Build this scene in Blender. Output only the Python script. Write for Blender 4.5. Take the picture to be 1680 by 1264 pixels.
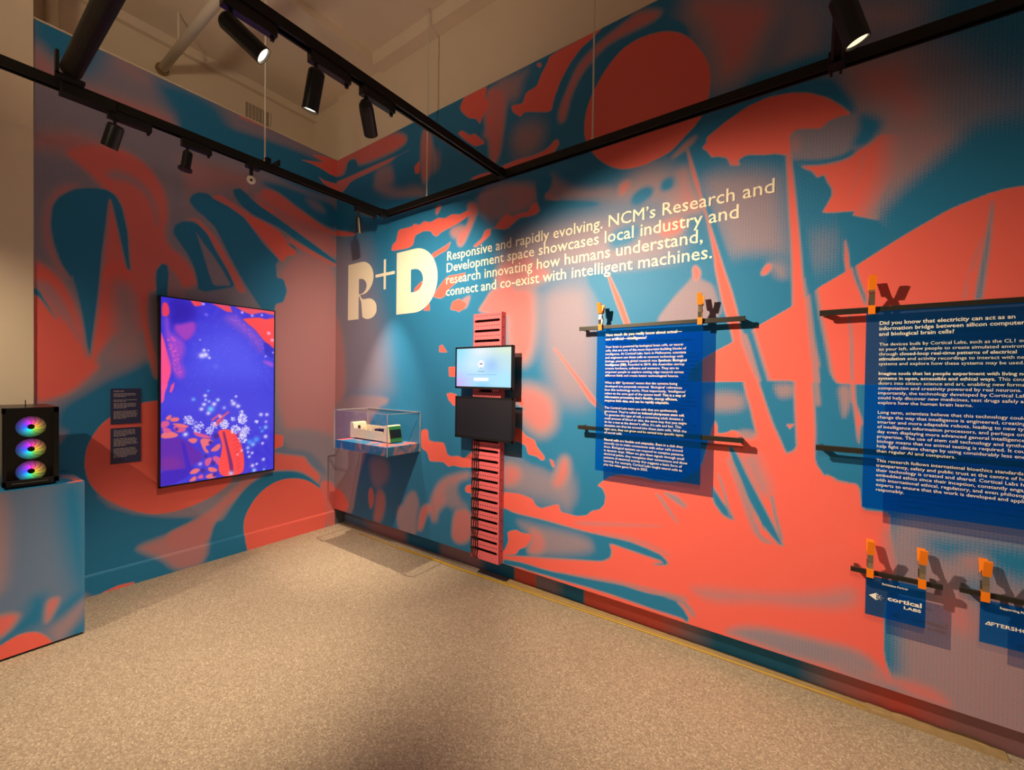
import bpy, bmesh, math, random
import numpy as np
from mathutils import Vector, Matrix
for o in list(bpy.data.objects): bpy.data.objects.remove(o, do_unlink=True)
SC = bpy.context.scene
COL = SC.collection
# ------------------------------------------------------------------ camera (metres; room corner on the floor = origin,
# the long mural wall runs along +X at y = 0, the television wall along -Y at x = 0)
YAW, PITCH, ROLL = math.radians(35.36312158), math.radians(-0.71941308), math.radians(0.75148463)
cd = bpy.data.cameras.new('camera'); cam = bpy.data.objects.new('camera', cd); COL.objects.link(cam)
cd.sensor_fit = 'HORIZONTAL'; cd.sensor_width = 36.0; cd.lens = 694.397 / 1680 * 36.0; cd.clip_start = 0.05; cd.clip_end = 60
fw = Vector((-math.sin(YAW) * math.cos(PITCH), math.cos(YAW) * math.cos(PITCH), math.sin(PITCH)))
rt = Vector((math.cos(YAW), math.sin(YAW), 0)); up = rt.cross(fw)
ca, cb = rt * math.cos(ROLL) + up * math.sin(ROLL), -rt * math.sin(ROLL) + up * math.cos(ROLL)
M = Matrix((ca, cb, -fw)).transposed().to_4x4(); M.translation = Vector((3.9517, -2.4669, 1.5))
cam.matrix_world = M
SC.camera = cam
# ------------------------------------------------------------------ world, exposure
w = bpy.data.worlds.new('dim_gallery'); SC.world = w; w.use_nodes = True
bg = w.node_tree.nodes['Background']; bg.inputs[0].default_value = (1.0, 0.66, 0.42, 1); bg.inputs[1].default_value = 0.15
SC.view_settings.view_transform = 'Standard'; SC.view_settings.look = 'None'
SC.view_settings.exposure = 0.0; SC.view_settings.gamma = 1.0; SC.view_settings.use_curve_mapping = False
WARM = (1.0, 0.78, 0.50)
# ------------------------------------------------------------------ outlines of the mural print, in millimetres on its wall: value, edge softness, smoothing, points
MURAL_RIGHT = """72 140 2 3376 3652 3784 3441 3809 3323 3742 3221 3673 3088 3496 3045 3455 3264 3409 3401 3333 3526
42 100 2 3785 3414 3992 3309 3981 3038 3880 3029 3746 3031 3766 3184 3810 3296
68 140 2 4013 2994 4148 2976 4290 2942 4341 2856 4392 2728 4409 2633 4347 2536 4173 2574 4168 2671 4096 2725 4056 2783
50 120 2 4007 3301 4086 3261 4319 3142 4289 2997 4146 3048 4090 3040
40 200 2 4341 2883 4514 2702 4595 2608 4595 2566 4427 2510 4363 2530 4409 2655
6 50 2 3650 3037 3836 3048 3997 3046 3990 3004 3792 3002 3651 2986
6 30 2 3463 2817 3551 2905 3652 2931 3747 2934 3882 2930 3999 2920 4037 2855 4085 2768 4074 2723 4009 2810 3926 2856 3749 2868 3605 2772
95 6 1 3885 2549 3974 2529 4084 2542 4165 2609 4296 2567 4298 2475 4213 2391 4175 2300 4180 2225 4083 2269 4094 2285 4089 2285 3974 2303 3994 2341 4011 2378 4009 2409 3992 2443 3979 2482 3954 2473 3932 2510 3907 2527
55 70 2 4197 2670 4442 2546 4365 2432 4283 2349 4225 2284 4198 2218 4150 2228 4123 2263 4159 2342 4187 2436 4199 2551
7 90 2 4472 2536 4657 2475 4664 2123 4433 2170 4206 2193 4176 2233 4225 2284 4280 2346 4353 2404 4422 2469
7 4 1 4037 2290 4094 2284 4083 2268 4176 2224 4206 2169 4128 2007 4042 2018
96 5 1 3463 2817 3552 2870 3652 2914 3747 2928 3839 2915 3917 2885 3989 2833 4042 2774 4072 2733 4051 2691 3972 2655 3865 2654 3826 2616 3785 2636 3738 2644 3656 2669 3617 2652 3627 2621 3582 2634 3566 2678 3524 2699 3492 2703 3469 2741 3442 2770 3463 2790
42 4 1 3838 2697 3847 2715 3864 2728 3907 2719 3962 2701 3991 2727 4037 2733 4061 2730 4096 2725 4138 2698 4168 2669 4175 2645 4169 2613 4151 2585 4080 2546 4041 2528 4042 2530 3974 2532 3885 2549 3858 2572 3844 2608
8 30 2 4103 2722 4145 2693 4175 2664 4178 2639 4136 2571 4075 2580 4105 2644
10 16 2 3849 2588 3973 2550 4042 2550 4084 2572 4089 2541 4043 2527 3974 2528 3858 2559
62 30 2 3847 2712 3878 2671 3875 2625 3850 2627
75 6 1 4123 2550 4127 2525 4105 2434 4072 2353 4066 2345 4101 2439
45 90 2 3423 2602 3556 2624 3800 2551 3826 2401 3847 2185 3853 2104 3616 2113 3574 2176 3508 2360
30 90 2 3921 2224 4020 2215 4045 2150 4023 2053 3924 2034
68 50 2 3301 2670 3370 2693 3395 2574 3441 2480 3464 2416 3317 2423 3264 2447 3262 2533 3314 2594
65 20 2 3276 2762 3362 2833 3424 2849 3380 2792 3294 2757
50 100 2 2980 2678 3111 2779 3237 2749 3344 2653 3346 2502 3301 2476 3179 2522 3049 2558 2912 2589 2839 2660
75 30 2 2974 2641 2980 2691 3034 2704 3048 2668 3001 2621
7 25 2 3049 2558 3062 2606 3126 2641 3184 2621 3178 2578 3121 2547 3089 2536
7 25 2 3221 2605 3232 2646 3280 2657 3299 2628 3287 2589 3240 2582
50 50 2 2499 2887 2574 2809 2687 2738 2966 2669 2840 2633 2544 2695 2450 2724 2475 2769 2508 2841
62 50 2 1862 2944 2396 2870 2399 2706 2170 2666 1865 2730
8 20 2 2378 2875 2499 2887 2508 2826 2467 2771 2437 2734 2425 2693 2389 2768
45 120 2 2357 2559 2913 2556 3117 2453 3347 2484 3352 2151 2847 2182 2079 2286 2075 2496
8 14 2 2433 2724 2840 2616 2840 2595 2528 2648 2416 2688
68 20 2 2450 2731 2467 2771 2510 2739 2576 2689
12 40 2 2922 2414 3052 2434 3117 2408 3087 2318 2917 2295
80 40 2 3212 2402 3355 2416 3356 2331 3244 2322
66 50 2 2038 2335 2269 2401 2405 2311 2535 2205 2390 2135 2226 2177 2041 2159
6 20 2 2503 3122 2500 3299 2540 3407 2611 3528 2711 3625 2793 3664 2894 3678 3030 3697 3063 3687 3223 3560 3342 3492 3378 3344 2830 3196 2761 2878 2572 2932
72 30 2 2550 3296 2543 3227 2568 3190 2608 3205 2638 3335 2706 3448 2788 3510 2895 3571 3065 3572 3192 3575 3222 3622 3063 3687 3031 3665 2894 3631 2787 3592 2689 3538 2613 3415
97 4 2 2733 3049 2747 3229 2835 3378 2948 3487 3053 3520 3168 3511 3264 3480 3353 3416 3436 3283 3471 3200 3479 3110 3468 3013 3433 2925 3347 2854 3285 2802 3235 2786 3177 2775 3138 2765 3048 2765 2964 2785 2873 2847 2798 2929
55 70 2 2006 3713 2249 3647 2303 3654 2250 3586 2233 3486 2118 3497 2061 3392 2009 3489
55 100 2 2162 3205 2224 3301 2377 3278 2451 3184 2380 3062 2228 3056
98 4 1 2477 3677 2778 3691 2865 3691 2778 3650 2703 3622 2626 3557 2563 3477 2516 3380 2492 3295 2281 3373 2244 3348 2177 3406 2162 3458 2261 3437 2288 3503 2377 3513 2411 3581 2453 3630
80 6 1 2366 3659 2392 3670 2414 3646 2406 3624
72 45 2 1929 3623 2091 3616 2113 3452 2077 3258 1892 3317 1954 3389
75 35 2 1943 3687 2086 3588 2106 3362 2066 3111 1982 3069 1949 3325 1905 3475
96 5 1 1667 3628 1712 3688 1938 3691 1919 3602 1962 3538 1890 3459 1874 3423 1836 3477 1759 3508 1679 3590
85 10 1 1953 3437 2004 3459 1995 3391 1964 3385
95 5 1 1647 3428 1686 3439 1774 3372 1823 3371 1932 3263 1831 3267 1738 3338
88 10 2 1743 2980 1774 3010 1954 3009 2055 3048 2228 3060 2356 3044 2477 3061 2532 3113 2570 3065 2501 3005 2382 2970 2230 2970 2079 2949 1896 2951
82 35 2 -182 3740 841 3712 1060 3603 1033 3527 768 3511 343 3532 325 3610 200 3635 147 3554 92 3499 -180 3571
8 18 2 174 3547 182 3619 263 3628 334 3586 344 3521 238 3519
8 14 2 -180 3582 17 3503 344 3511 611 3477 580 3446 327 3453 -21 3480 -179 3543
50 60 2 612 3427 830 3425 950 3334 833 3201 614 3275
78 12 2 -99 3489 74 3472 464 3472 948 3468 1117 3474 948 3444 481 3422 239 3423 131 3354 38 3334
6 60 2 859 3484 1089 3482 1147 3326 1094 3201 892 3263
95 6 1 1217 3343 1147 3307 1164 3240 1218 3237
72 35 2 1237 3610 1342 3557 1383 3331 1335 3165 1257 3122 1222 3287
50 50 2 1344 3405 1445 3356 1460 3220 1360 3177
90 8 2 1766 3036 1875 3047 1990 3036 1991 3008 1843 3015
50 60 2 613 3336 952 3152 1177 3143 1310 3064 1246 3007 953 3075 615 3235
6 40 2 617 3114 1311 3028 1440 2873 956 2884 779 2724 622 2751
50 100 2 1899 2886 2178 2881 2182 2632 2006 2668 1953 2760
60 30 2 1565 2690 1681 2710 1761 2668 1706 2595 1602 2614
75 25 2 1747 2856 1824 2854 1879 2793 1827 2705 1784 2631 1718 2533 1661 2543 1648 2605 1728 2658 1782 2731
80 15 2 1409 2844 1415 2914 1489 2906 1441 2842
98 4 1 857 2637 871 2693 922 2713 950 2809 1127 2802 1154 2820 1222 2797 1275 2818 1353 2793 1441 2811 1515 2791 1598 2808 1680 2786 1759 2803 1815 2774 1681 2727 1553 2701 1480 2688 1431 2662 1393 2678 1354 2721 1276 2736 1170 2720 1143 2641 1074 2625
95 5 1 1370 2530 1519 2568 1590 2594 1555 2535 1446 2509 1396 2490
88 8 1 1819 2516 1904 2559 1935 2618 2027 2616 2067 2656 2112 2686 2141 2695 2180 2664 2236 2675 2319 2672 2346 2711 2390 2723 2417 2658 2382 2636 2311 2636 2246 2642 2133 2580 1993 2623 1987 2568 1905 2526 1851 2502
98 5 1 1163 2266 1256 2320 1269 2309 1244 2248 1163 2243
97 6 1 1401 2186 1450 2243 1523 2304 1570 2324 1664 2321 1755 2325 1688 2275 1572 2220 1525 2164 1476 2151 1401 2172
98 5 0 1280 2071 1350 2128 1358 2064
62 20 2 1691 2113 1802 2152 1792 2103 1760 2047 1726 2050
98 4 1 1586 2054 1609 2112 1679 2131 1759 2081 1737 2049 1681 2024 1657 2039
72 20 2 1870 2013 1912 2059 1953 2104 1994 2156 2075 2163 2210 2194 2214 1954 2017 1985
74 80 2 2020 2161 2226 2177 2390 2135 2411 1969 2397 1746 2328 1596 2244 1636 2146 1755 2142 2006 2023 2017
44 120 2 2408 2133 2774 2146 2837 1934 2854 1796 2861 1344 2566 1331 2478 1595 2431 1819
70 80 2 2237 1496 2531 1427 2584 1211 2468 1107 2335 1155 2240 1264
10 30 2 2773 2194 2883 2172 2989 2145 3352 2145 3355 2012 3287 1940 3221 1871 3191 1816 2939 1832 2895 1915 2850 2034 2789 2109
46 15 2 3201 1841 3278 1940 3325 1997 3382 2051 3409 2089 3437 2097 3443 2061 3514 2023 3537 1934 3565 1851 3431 1813 3293 1810
80 12 2 3398 2114 3417 2147 3454 2095 3432 2056 3418 2052
6 90 2 3554 2161 3862 2113 3866 1886 3748 1820 3643 1755 3601 1859
50 50 2 3762 2107 3836 2086 3841 2010 3791 2028
7 50 2 3523 1819 3601 1825 3613 1711 3526 1668
88 12 2 3726 2047 3739 2078 3762 2102 3781 2077 3749 2036
40 240 2 -779 3082 473 2808 577 2526 661 2263 744 2007 825 1707 862 1252 -755 1177
60 60 2 -180 2125 111 2103 216 1222 -168 1204
8 12 2 -175 3228 153 3135 298 2998 299 2934 62 2980 -173 3071
90 10 2 -173 3054 62 2969 317 2905 318 2873 63 2915 -172 2986
98 4 0 1470 1767 1506 1775 1562 1712 1470 1718
98 4 0 1576 1594 1652 1597 1654 1516 1583 1520
98 4 0 1559 1379 1597 1389 1667 1378 1669 1289 1634 1288 1580 1332
48 30 2 -169 1310 979 1347 580 1171 519 775 436 640 353 364 320 198 195 66 -153 108
85 20 2 -156 358 21 380 135 360 229 289 248 228 194 163 25 131 -153 131
40 60 2 553 758 838 781 871 599 671 448 588 557
98 4 1 1268 1067 1347 1078 1361 988 1419 980 1531 986 1556 945 1568 902 1605 880 1687 894 1755 885 1794 911 1832 948 1856 826 1790 817 1722 808 1641 815 1588 795 1533 828 1409 817 1370 817 1343 886 1271 915
62 40 2 1376 436 1400 540 1474 651 1571 718 1712 764 1813 787 1813 736 1713 704 1656 627 1645 538 1551 477 1478 410 1467 328 1404 315
45 50 2 1536 607 1655 696 1715 550 1817 518 1599 443
95 6 1 1765 644 1781 676 1836 693 1837 627 1804 621 1776 625
75 30 2 1234 224 1246 338 1285 419 1363 461 1415 425 1351 359 1326 299 1288 217 1241 207
50 30 2 964 360 1051 395 1078 467 1161 538 1216 528 1258 433 1219 323 1222 124 1084 92 967 176
70 30 2 1627 186 1636 397 1681 476 1839 505 1843 237
75 15 2 557 429 581 469 622 470 648 383 625 297 584 259 558 347
65 40 2 671 438 750 481 813 421 800 290 739 158 627 165 657 283
42 100 2 2100 954 2338 935 2557 889 2718 868 2736 730 2683 621 2602 663 2432 677 2164 669
10 30 2 2272 1050 2328 1018 2488 961 2556 910 2532 885 2471 914 2348 921 2282 974
98 4 1 2194 1168 2280 1155 2326 1109 2399 1085 2417 1042 2479 982 2479 959 2454 953 2418 975 2347 981 2327 1040 2291 1052 2196 1082
97 4 1 2518 971 2547 960 2560 918 2539 923
97 5 1 2253 1358 2280 1389 2304 1329 2286 1309
10 20 2 2211 1325 2286 1305 2314 1291 2212 1278
76 50 2 2604 996 2669 997 2671 876 2608 794 2550 793 2557 845
72 50 2 2131 894 2275 881 2294 806 2201 730 2133 727
5 70 2 2764 875 2830 981 2939 995 2940 901 2884 852 2928 798 2933 724 2821 641 2722 615 2706 654 2767 736
98 5 1 2124 685 2287 694 2388 676 2415 636 2459 625 2510 646 2560 666 2593 676 2610 629 2675 627 2722 623 2799 644 2828 677 2887 699 2915 735 2922 790 2899 834 2866 845 2912 887 2954 916 3023 936 3143 937 3223 925 3341 936 3466 1028 3528 1297 3546 1298 3544 1227 3591 1237 3616 1256 3682 1233 3725 1243 3760 1163 3824 1224 3852 1157 3898 1199 3955 1267 3970 1124 4008 1062 4011 1075 4058 1059 4131 1046 4144 934 4237 940 4244 843 4272 711 4226 510 4230 295 4272 177 4085 110 3323 76 2959 95 2125 91
12 12 2 3486 1511 3672 1513 3700 1324 3706 1269 3642 1250 3591 1254 3544 1262 3524 1307
50 40 2 3487 1446 3663 1451 3675 1362 3547 1343 3488 1358
50 20 2 3632 1235 3656 1259 3711 1258 3730 1226 3692 1206
97 4 1 3389 1500 3410 1571 3465 1627 3525 1665 3603 1707 3726 1791 3878 1882 3960 1949 4094 2031 4269 2149 4400 2227 4507 2264 4565 2273 4631 2268 4720 2252 4734 1490 4082 1501 3882 1510
10 15 1 3773 1511 3881 1510 3884 1392 3888 1410 3896 1305 3896 1199 3883 1171 3852 1157 3843 1183 3824 1229 3800 1298 3765 1405 3774 1422
50 30 2 3787 1495 3882 1500 3883 1436 3811 1423
90 4 0 3850 1299 3883 1301 3866 1276
8 20 1 3417 2580 3452 2512 3508 2383 3564 2206 3602 2078 3630 1925 3661 1827 3702 1768 3737 1640 3778 1498 3802 1423 3843 1183 3824 1229 3765 1405 3725 1541 3673 1731 3611 1870 3555 2104 3499 2275
95 12 1 3363 2782 3372 2776 3417 2615 3452 2477 3510 2273 3566 2083 3598 1984 3631 1857 3642 1777 3668 1731 3700 1585 3730 1503 3766 1386 3795 1297 3824 1229 3852 1152 3829 923 3796 971 3771 1077 3741 1183 3715 1281 3689 1401 3678 1429 3657 1530 3625 1643 3602 1757 3553 1932 3518 2109 3512 2174 3470 2391 3430 2518 3394 2639
50 15 1 3642 1777 3673 1731 3704 1608 3735 1503 3715 1530 3685 1608 3649 1710
8 20 1 3844 2608 3874 2442 3908 2226 3937 2033 3959 1949 3978 1814 4006 1659 4029 1512 4059 1400 4093 1269 4111 1052 4041 1056 4009 1262 3994 1414 3979 1558 3951 1713 3931 1895 3911 2054 3886 2230 3850 2501
8 12 1 3997 1569 4102 1424 4104 1419 4124 1218 4133 1070 4131 1052 4058 1056 4044 1086 4018 1178 3990 1414 3973 1581
96 12 1 3829 2686 3836 2684 3849 2580 3870 2391 3886 2230 3902 2037 3915 1923 3927 1740 3945 1584 3961 1395 3968 1258 3965 1144 3932 1119 3896 1183 3883 1409 3881 1510 3874 1690 3866 1886 3861 2061 3856 2183 3844 2344 3835 2505 3826 2640
55 12 1 3909 2023 3935 1869 3942 1739 3971 1558 3986 1396 3965 1396 3949 1584 3931 1740
55 20 2 4046 1489 4092 1496 4098 1421 4072 1324 4056 1419
95 10 1 4081 1942 4095 1825 4103 1594 4111 1421 4139 1329 4131 1305 4126 1224 4104 1419 4100 1421 4095 1510 4085 1710
95 8 1 4061 2164 4072 2115 4084 2013 4091 2039 4102 1939 4074 1943 4063 2060 4061 2072
10 10 1 4081 2063 4100 2054 4110 1996 4143 1884 4139 1850 4125 1897 4099 1980
40 8 1 4076 1867 4096 1733 4103 1513 4095 1513 4087 1733
30 10 1 4518 2239 4522 2203 4515 2046 4508 1955 4499 1843 4477 1845 4488 1957 4501 2070 4515 2196
70 12 1 4490 2089 4496 2088 4471 1960 4459 1961 4456 1852 4441 1854 4464 1989
93 10 1 2909 2162 2927 2146 3005 1985 3058 1844 3103 1719 3077 1720 3021 1846 2964 1989 2912 2142
85 12 1 2535 1715 2551 1711 2659 1594 2770 1468 2861 1368 2934 1303 2905 1302 2809 1365 2739 1467 2627 1608
55 20 2 3583 1110 3614 1091 3687 926 3733 817 3735 704 3689 814 3636 974
60 50 2 3644 1117 3732 1155 3757 1075 3791 992 3792 927 3736 934 3695 1022
8 12 1 3598 1157 3613 1170 3639 1133 3675 1053 3716 969 3765 878 3814 779 3837 728 3851 702 3833 700 3800 733 3762 779 3767 758 3738 823 3697 899 3656 1005 3619 1091
30 10 1 3790 938 3802 934 3822 835 3849 730 3837 728 3808 832
50 12 2 3719 781 3738 786 3754 728 3810 703 3787 692 3740 708
10 12 1 3525 945 3544 919 3577 867 3619 817 3631 785 3609 784 3573 802 3535 853 3523 892
40 10 1 3548 1019 3564 998 3597 893 3619 794 3606 803 3581 902
45 14 1 3273 875 3344 862 3400 814 3386 799 3345 819 3285 852
55 10 1 3220 860 3251 852 3307 781 3361 700 3332 718 3283 777
70 20 2 2676 583 2945 632 3272 681 3272 668 2945 605 2770 568
70 25 2 2800 553 3016 573 3181 566 3305 532 3317 505 3181 540 3016 547
7 12 1 2126 574 2233 551 2495 550 2724 540 2875 539 3070 543 3182 527 3263 509 3303 476 3294 456 3215 440 3282 471 3118 486 2951 502 2968 455 2959 413 2906 376 2648 326 2303 257 2132 221
45 60 2 2252 512 2521 507 2763 517 2846 481 2840 403 2482 298 2339 316 2374 415 2281 464
70 40 2 2373 476 2479 454 2498 354 2421 290 2340 293 2383 379
97 5 1 2178 403 2254 435 2301 422 2383 429 2379 394 2339 331 2284 302 2257 257 2132 225 2188 334
55 25 2 2568 218 2879 269 3088 292 3279 301 3408 310 3409 286 3186 273 2951 252 2729 227
7 12 1 2142 196 2304 214 2500 214 2805 241 3021 266 3186 266 3315 281 3385 275 3355 264 3390 238 3421 194 3409 167 3385 182 3321 182 3219 181 3090 185 2952 189 2806 186 2666 180 2501 177 2369 170 2295 174 2142 156
50 15 2 3283 291 3378 295 3430 263 3456 218 3436 205 3407 244 3355 270 3283 272
60 60 2 3433 373 3646 413 3838 455 4010 513 4129 579 4130 480 3927 424 3745 393 3544 324 3451 342
45 40 2 3589 181 3670 239 3771 269 3886 282 3993 290 4125 293 4210 253 4211 204 3932 159 3797 168 3676 173
50 50 2 4240 913 4392 962 4761 1035 4779 76 4347 -166 4293 138 4265 509
45 80 2 4237 884 4456 930 4459 774 4364 726 4296 708 4250 767
8 80 2 4355 853 4458 863 4687 896 4690 724 4550 764 4520 799 4395 790
70 60 2 4459 797 4519 821 4505 782 4484 763
15 50 2 4460 708 4521 716 4511 634 4477 641
52 80 2 4370 728 4412 739 4454 697 4487 604 4525 507 4694 486 4701 157 4455 144 4399 255 4388 458 4366 588
75 70 2 4418 623 4462 619 4488 538 4471 496 4432 537
50 70 2 4058 266 4167 273 4172 216 4291 227 4389 223 4439 172 4440 118 4060 129
80 40 2 4234 218 4389 227 4439 181 4407 171 4306 177"""
MURAL_LEFT = """7 100 2 2052 3757 1941 3755 1740 3721 1739 3634 1792 3500 1893 3441 1965 3486 2025 3570 2052 3585
66 100 2 2052 3519 1965 3473 1927 3407 1941 3343 2052 3373
55 80 2 1657 3700 1541 3695 1449 3593 1629 3597
6 100 2 1449 3672 1031 3698 951 3383 1250 3390 1385 3533
5 50 2 1323 3490 373 3619 -19 3574 -21 3311 350 3262 736 3326 1065 3371 1323 3327
70 80 2 1843 3385 1629 3424 1385 3437 1292 3370 1571 3349 1792 3364
60 80 2 1336 3174 1064 3206 735 3222 821 3050 922 3077 1064 2979 1239 2915 1294 2713 1348 2859
65 80 2 2052 2974 1893 3078 1739 3079 1628 3040 2052 2878
40 60 2 2052 2831 1942 2851 1843 2836 1818 2782 1918 2729 1989 2661 2012 2517 2021 2344 2053 2336
42 60 2 1365 3136 1304 3080 1249 2936 1283 2717 1364 2674 1371 2891
84 30 2 1927 2940 1728 3066 1570 3070 1461 2992 1384 2862 1367 2690 1390 2561 1363 2463 1282 2418 1226 2347 1146 2193 1581 2083 1744 2054 1690 2705 1739 2776 1781 2825 1843 2871
56 35 2 1717 2873 1656 2927 1570 2909 1479 2851 1429 2710 1435 2572 1460 2723 1510 2816 1599 2859 1684 2841
68 30 2 1998 2521 1975 2618 1927 2704 1843 2758 1868 2713 1942 2616 1970 2510 1975 2392 1956 2294 1918 2178 1873 2128 1913 2120 1980 2253 2003 2384
92 30 2 2057 2214 1989 2182 1927 2117 1878 2013 1833 1855 1807 1626 1791 1605 1770 1775 1744 2036 1728 2268 1581 2302 1569 2143 1539 1954 1508 1840 1556 1780 1655 1786 1716 1691 1765 1592 1738 1556 1791 1481 1868 1387 1966 1333 2058 1309
62 30 2 2062 2082 1989 2090 1932 2018 1883 1906 1843 1754 1812 1670 1853 1738 1903 1847 1951 1883 1998 1993 2062 2029
55 70 2 1684 2159 1569 2143 1539 1954 1514 1800 1483 1628 1627 1590 1738 1593 1667 1770 1672 1935
8 50 2 1942 1269 1812 1372 1683 1475 1568 1531 1477 1613 1451 1502 1429 1405 1429 1308 1519 1295 1519 1248 1791 1115 1942 1129
85 15 1 1587 2286 1490 2308 1478 2121 1490 2000 1483 1843 1445 1646 1427 1437 1439 1445 1489 1660 1533 1939
10 8 1 2062 2039 2021 2023 1998 1972 1970 1908 1942 1842 1975 1900 2017 1976 2062 2009
3 12 1 1960 2568 1932 2633 1868 2702 1792 2741 1706 2762 1662 2738 1628 2667 1599 2501 1590 2312 1584 2236 1604 2247 1650 2508 1684 2692 1693 2708 1701 2686 1717 2503 1739 2276 1744 2154 1744 2176 1760 1960 1781 1738 1791 1627 1804 1699 1817 1843 1843 2019 1873 2149 1878 2127 1922 2212 1954 2329 1968 2442 1964 2525
6 30 2 1952 1006 1841 1193 1692 1330 1530 1457 1371 1481 1370 1022 1629 792 1753 897 1753 522 745 261 419 -688 2031 17 2030 1016
97 4 2 1371 1321 1527 1299 1613 1263 1686 1212 1756 1134 1807 1015 1816 915 1815 861 1792 755 1726 654 1625 563 1505 489 1413 461 1278 460 1129 498 1014 552 910 639 912 1076 1276 1318
62 40 2 1566 261 1411 289 1276 317 1170 356 1103 401 1101 -15 1296 -6 1351 38 1410 125 1505 189
68 25 2 1375 305 1274 335 1130 383 1031 456 911 567 810 641 667 625 783 541 910 456 991 393 1069 278 1106 147 1273 156 1375 189
90 4 0 1737 3 1653 23 1566 17 1560 2 1653 -8 1726 -9
62 50 2 610 2615 -76 2788 -95 602 158 642 296 793 533 1018 604 1545
45 50 2 533 1053 -93 903 -97 441 96 477 276 660 479 817
30 30 2 601 1015 497 908 479 826 296 802 158 680 54 489 197 591 352 708 599 780
95 6 1 650 994 515 963 515 874 532 859 649 830
88 20 1 649 796 583 804 443 771 314 736 276 669 157 527 176 435 424 592 648 666
80 20 2 177 453 74 477 -35 367 -51 -64 116 5
6 25 2 826 559 630 643 485 634 352 601 222 504 143 403 221 429 424 470 629 442 773 321 859 155 841 18 1052 32 1030 258 959 367
95 4 2 848 227 830 306 791 382 721 471 629 530 534 557 424 552 309 518 222 461 154 394 107 297 92 152 105 2 116 -83 806 -50 833 63
6 12 1 1239 2848 1225 2895 1182 2936 1124 2949 1063 2927 969 2907 871 2858 785 2764 696 2657 565 2555 594 2509 583 2390 524 2391 489 2292 523 2181 591 2153 607 2081 672 2055 729 2118 869 2332 984 2545 1062 2700 1138 2763 1196 2795
6 12 1 1341 2575 1327 2637 1280 2680 1210 2694 1152 2664 1100 2602 1062 2525 983 2393 902 2256 1172 2154 1202 2336 1245 2436 1293 2506
45 12 1 1201 2633 1152 2562 1077 2468 1015 2377 943 2249 1076 2224 1114 2338 1159 2500
6 10 1 1445 2259 1409 2328 1373 2325 1364 2259 1372 2029 1436 2020
55 10 1 1364 2316 1317 2257 1249 2107 1377 2074 1364 2236
82 12 1 1266 2701 1189 2734 1123 2682 1054 2614 976 2475 885 2329 834 2213 893 2203 983 2393 1062 2525 1115 2632 1196 2711
93 10 1 854 2854 803 2880 715 2861 624 2841 548 2805 489 2753 418 2691 407 2633 488 2613 527 2544 565 2565 696 2695 786 2783
80 14 1 1101 2931 1025 2976 946 2942 786 2885 837 2841 969 2898
70 30 2 804 3056 717 3116 549 3050 295 2972 -13 2913 -15 2671 293 2796 596 2908
6 12 1 938 3044 889 3080 838 3053 734 2987 596 2937 450 2874 293 2806 127 2734 -27 2657 33 2660 239 2717 398 2777 548 2844 679 2872 786 2895 872 2940 921 2995
9 40 2 717 3201 550 3236 401 3232 -22 3245 -24 2993 129 2991 348 3058 501 3126 644 3172
40 50 2 349 3200 187 3216 95 3119 242 3114
84 20 2 735 3138 597 3170 451 3104 295 3044 129 2980 -24 2965 -25 2927 128 2927 348 2966 549 3011 680 3044
92 8 1 821 3041 734 3006 615 2979 624 2955 716 2982
82 12 1 499 2790 346 2746 126 2675 -27 2635 9 2616 238 2669 449 2718
20 12 1 503 2739 418 2721 408 2679 458 2701
92 8 1 378 3538 245 3577 134 3613 267 3635 134 3672 -18 3705 -20 3525 75 3520 167 3539 267 3545
85 8 1 200 3454 132 3438 -20 3459 -21 3355 39 3382 144 3402
80 6 1 905 3664 859 3708 637 3688 663 3681"""
MURAL_PLINTH = """10 90 2 2009 885 1893 881 1892 199 1949 311 1997 676
62 60 2 2247 885 2197 850 2202 409 2248 347
10 60 2 2112 290 2056 292 2062 142 2139 128 2218 86 2233 133 2134 192
10 50 2 2056 148 1899 291 1899 -33 1986 10
50 40 2 2050 94 1997 130 1899 219 1899 129 1986 10 2027 5
75 20 2 2062 142 2056 250 2027 263 2003 245 2021 192 2050 128
85 25 2 2248 252 2150 232 2166 182 2198 140 2248 117
97 4 2 2248 69 2198 99 2150 117 2096 105 2056 62 2021 -15 2112 -44 2249 -34"""
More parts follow.
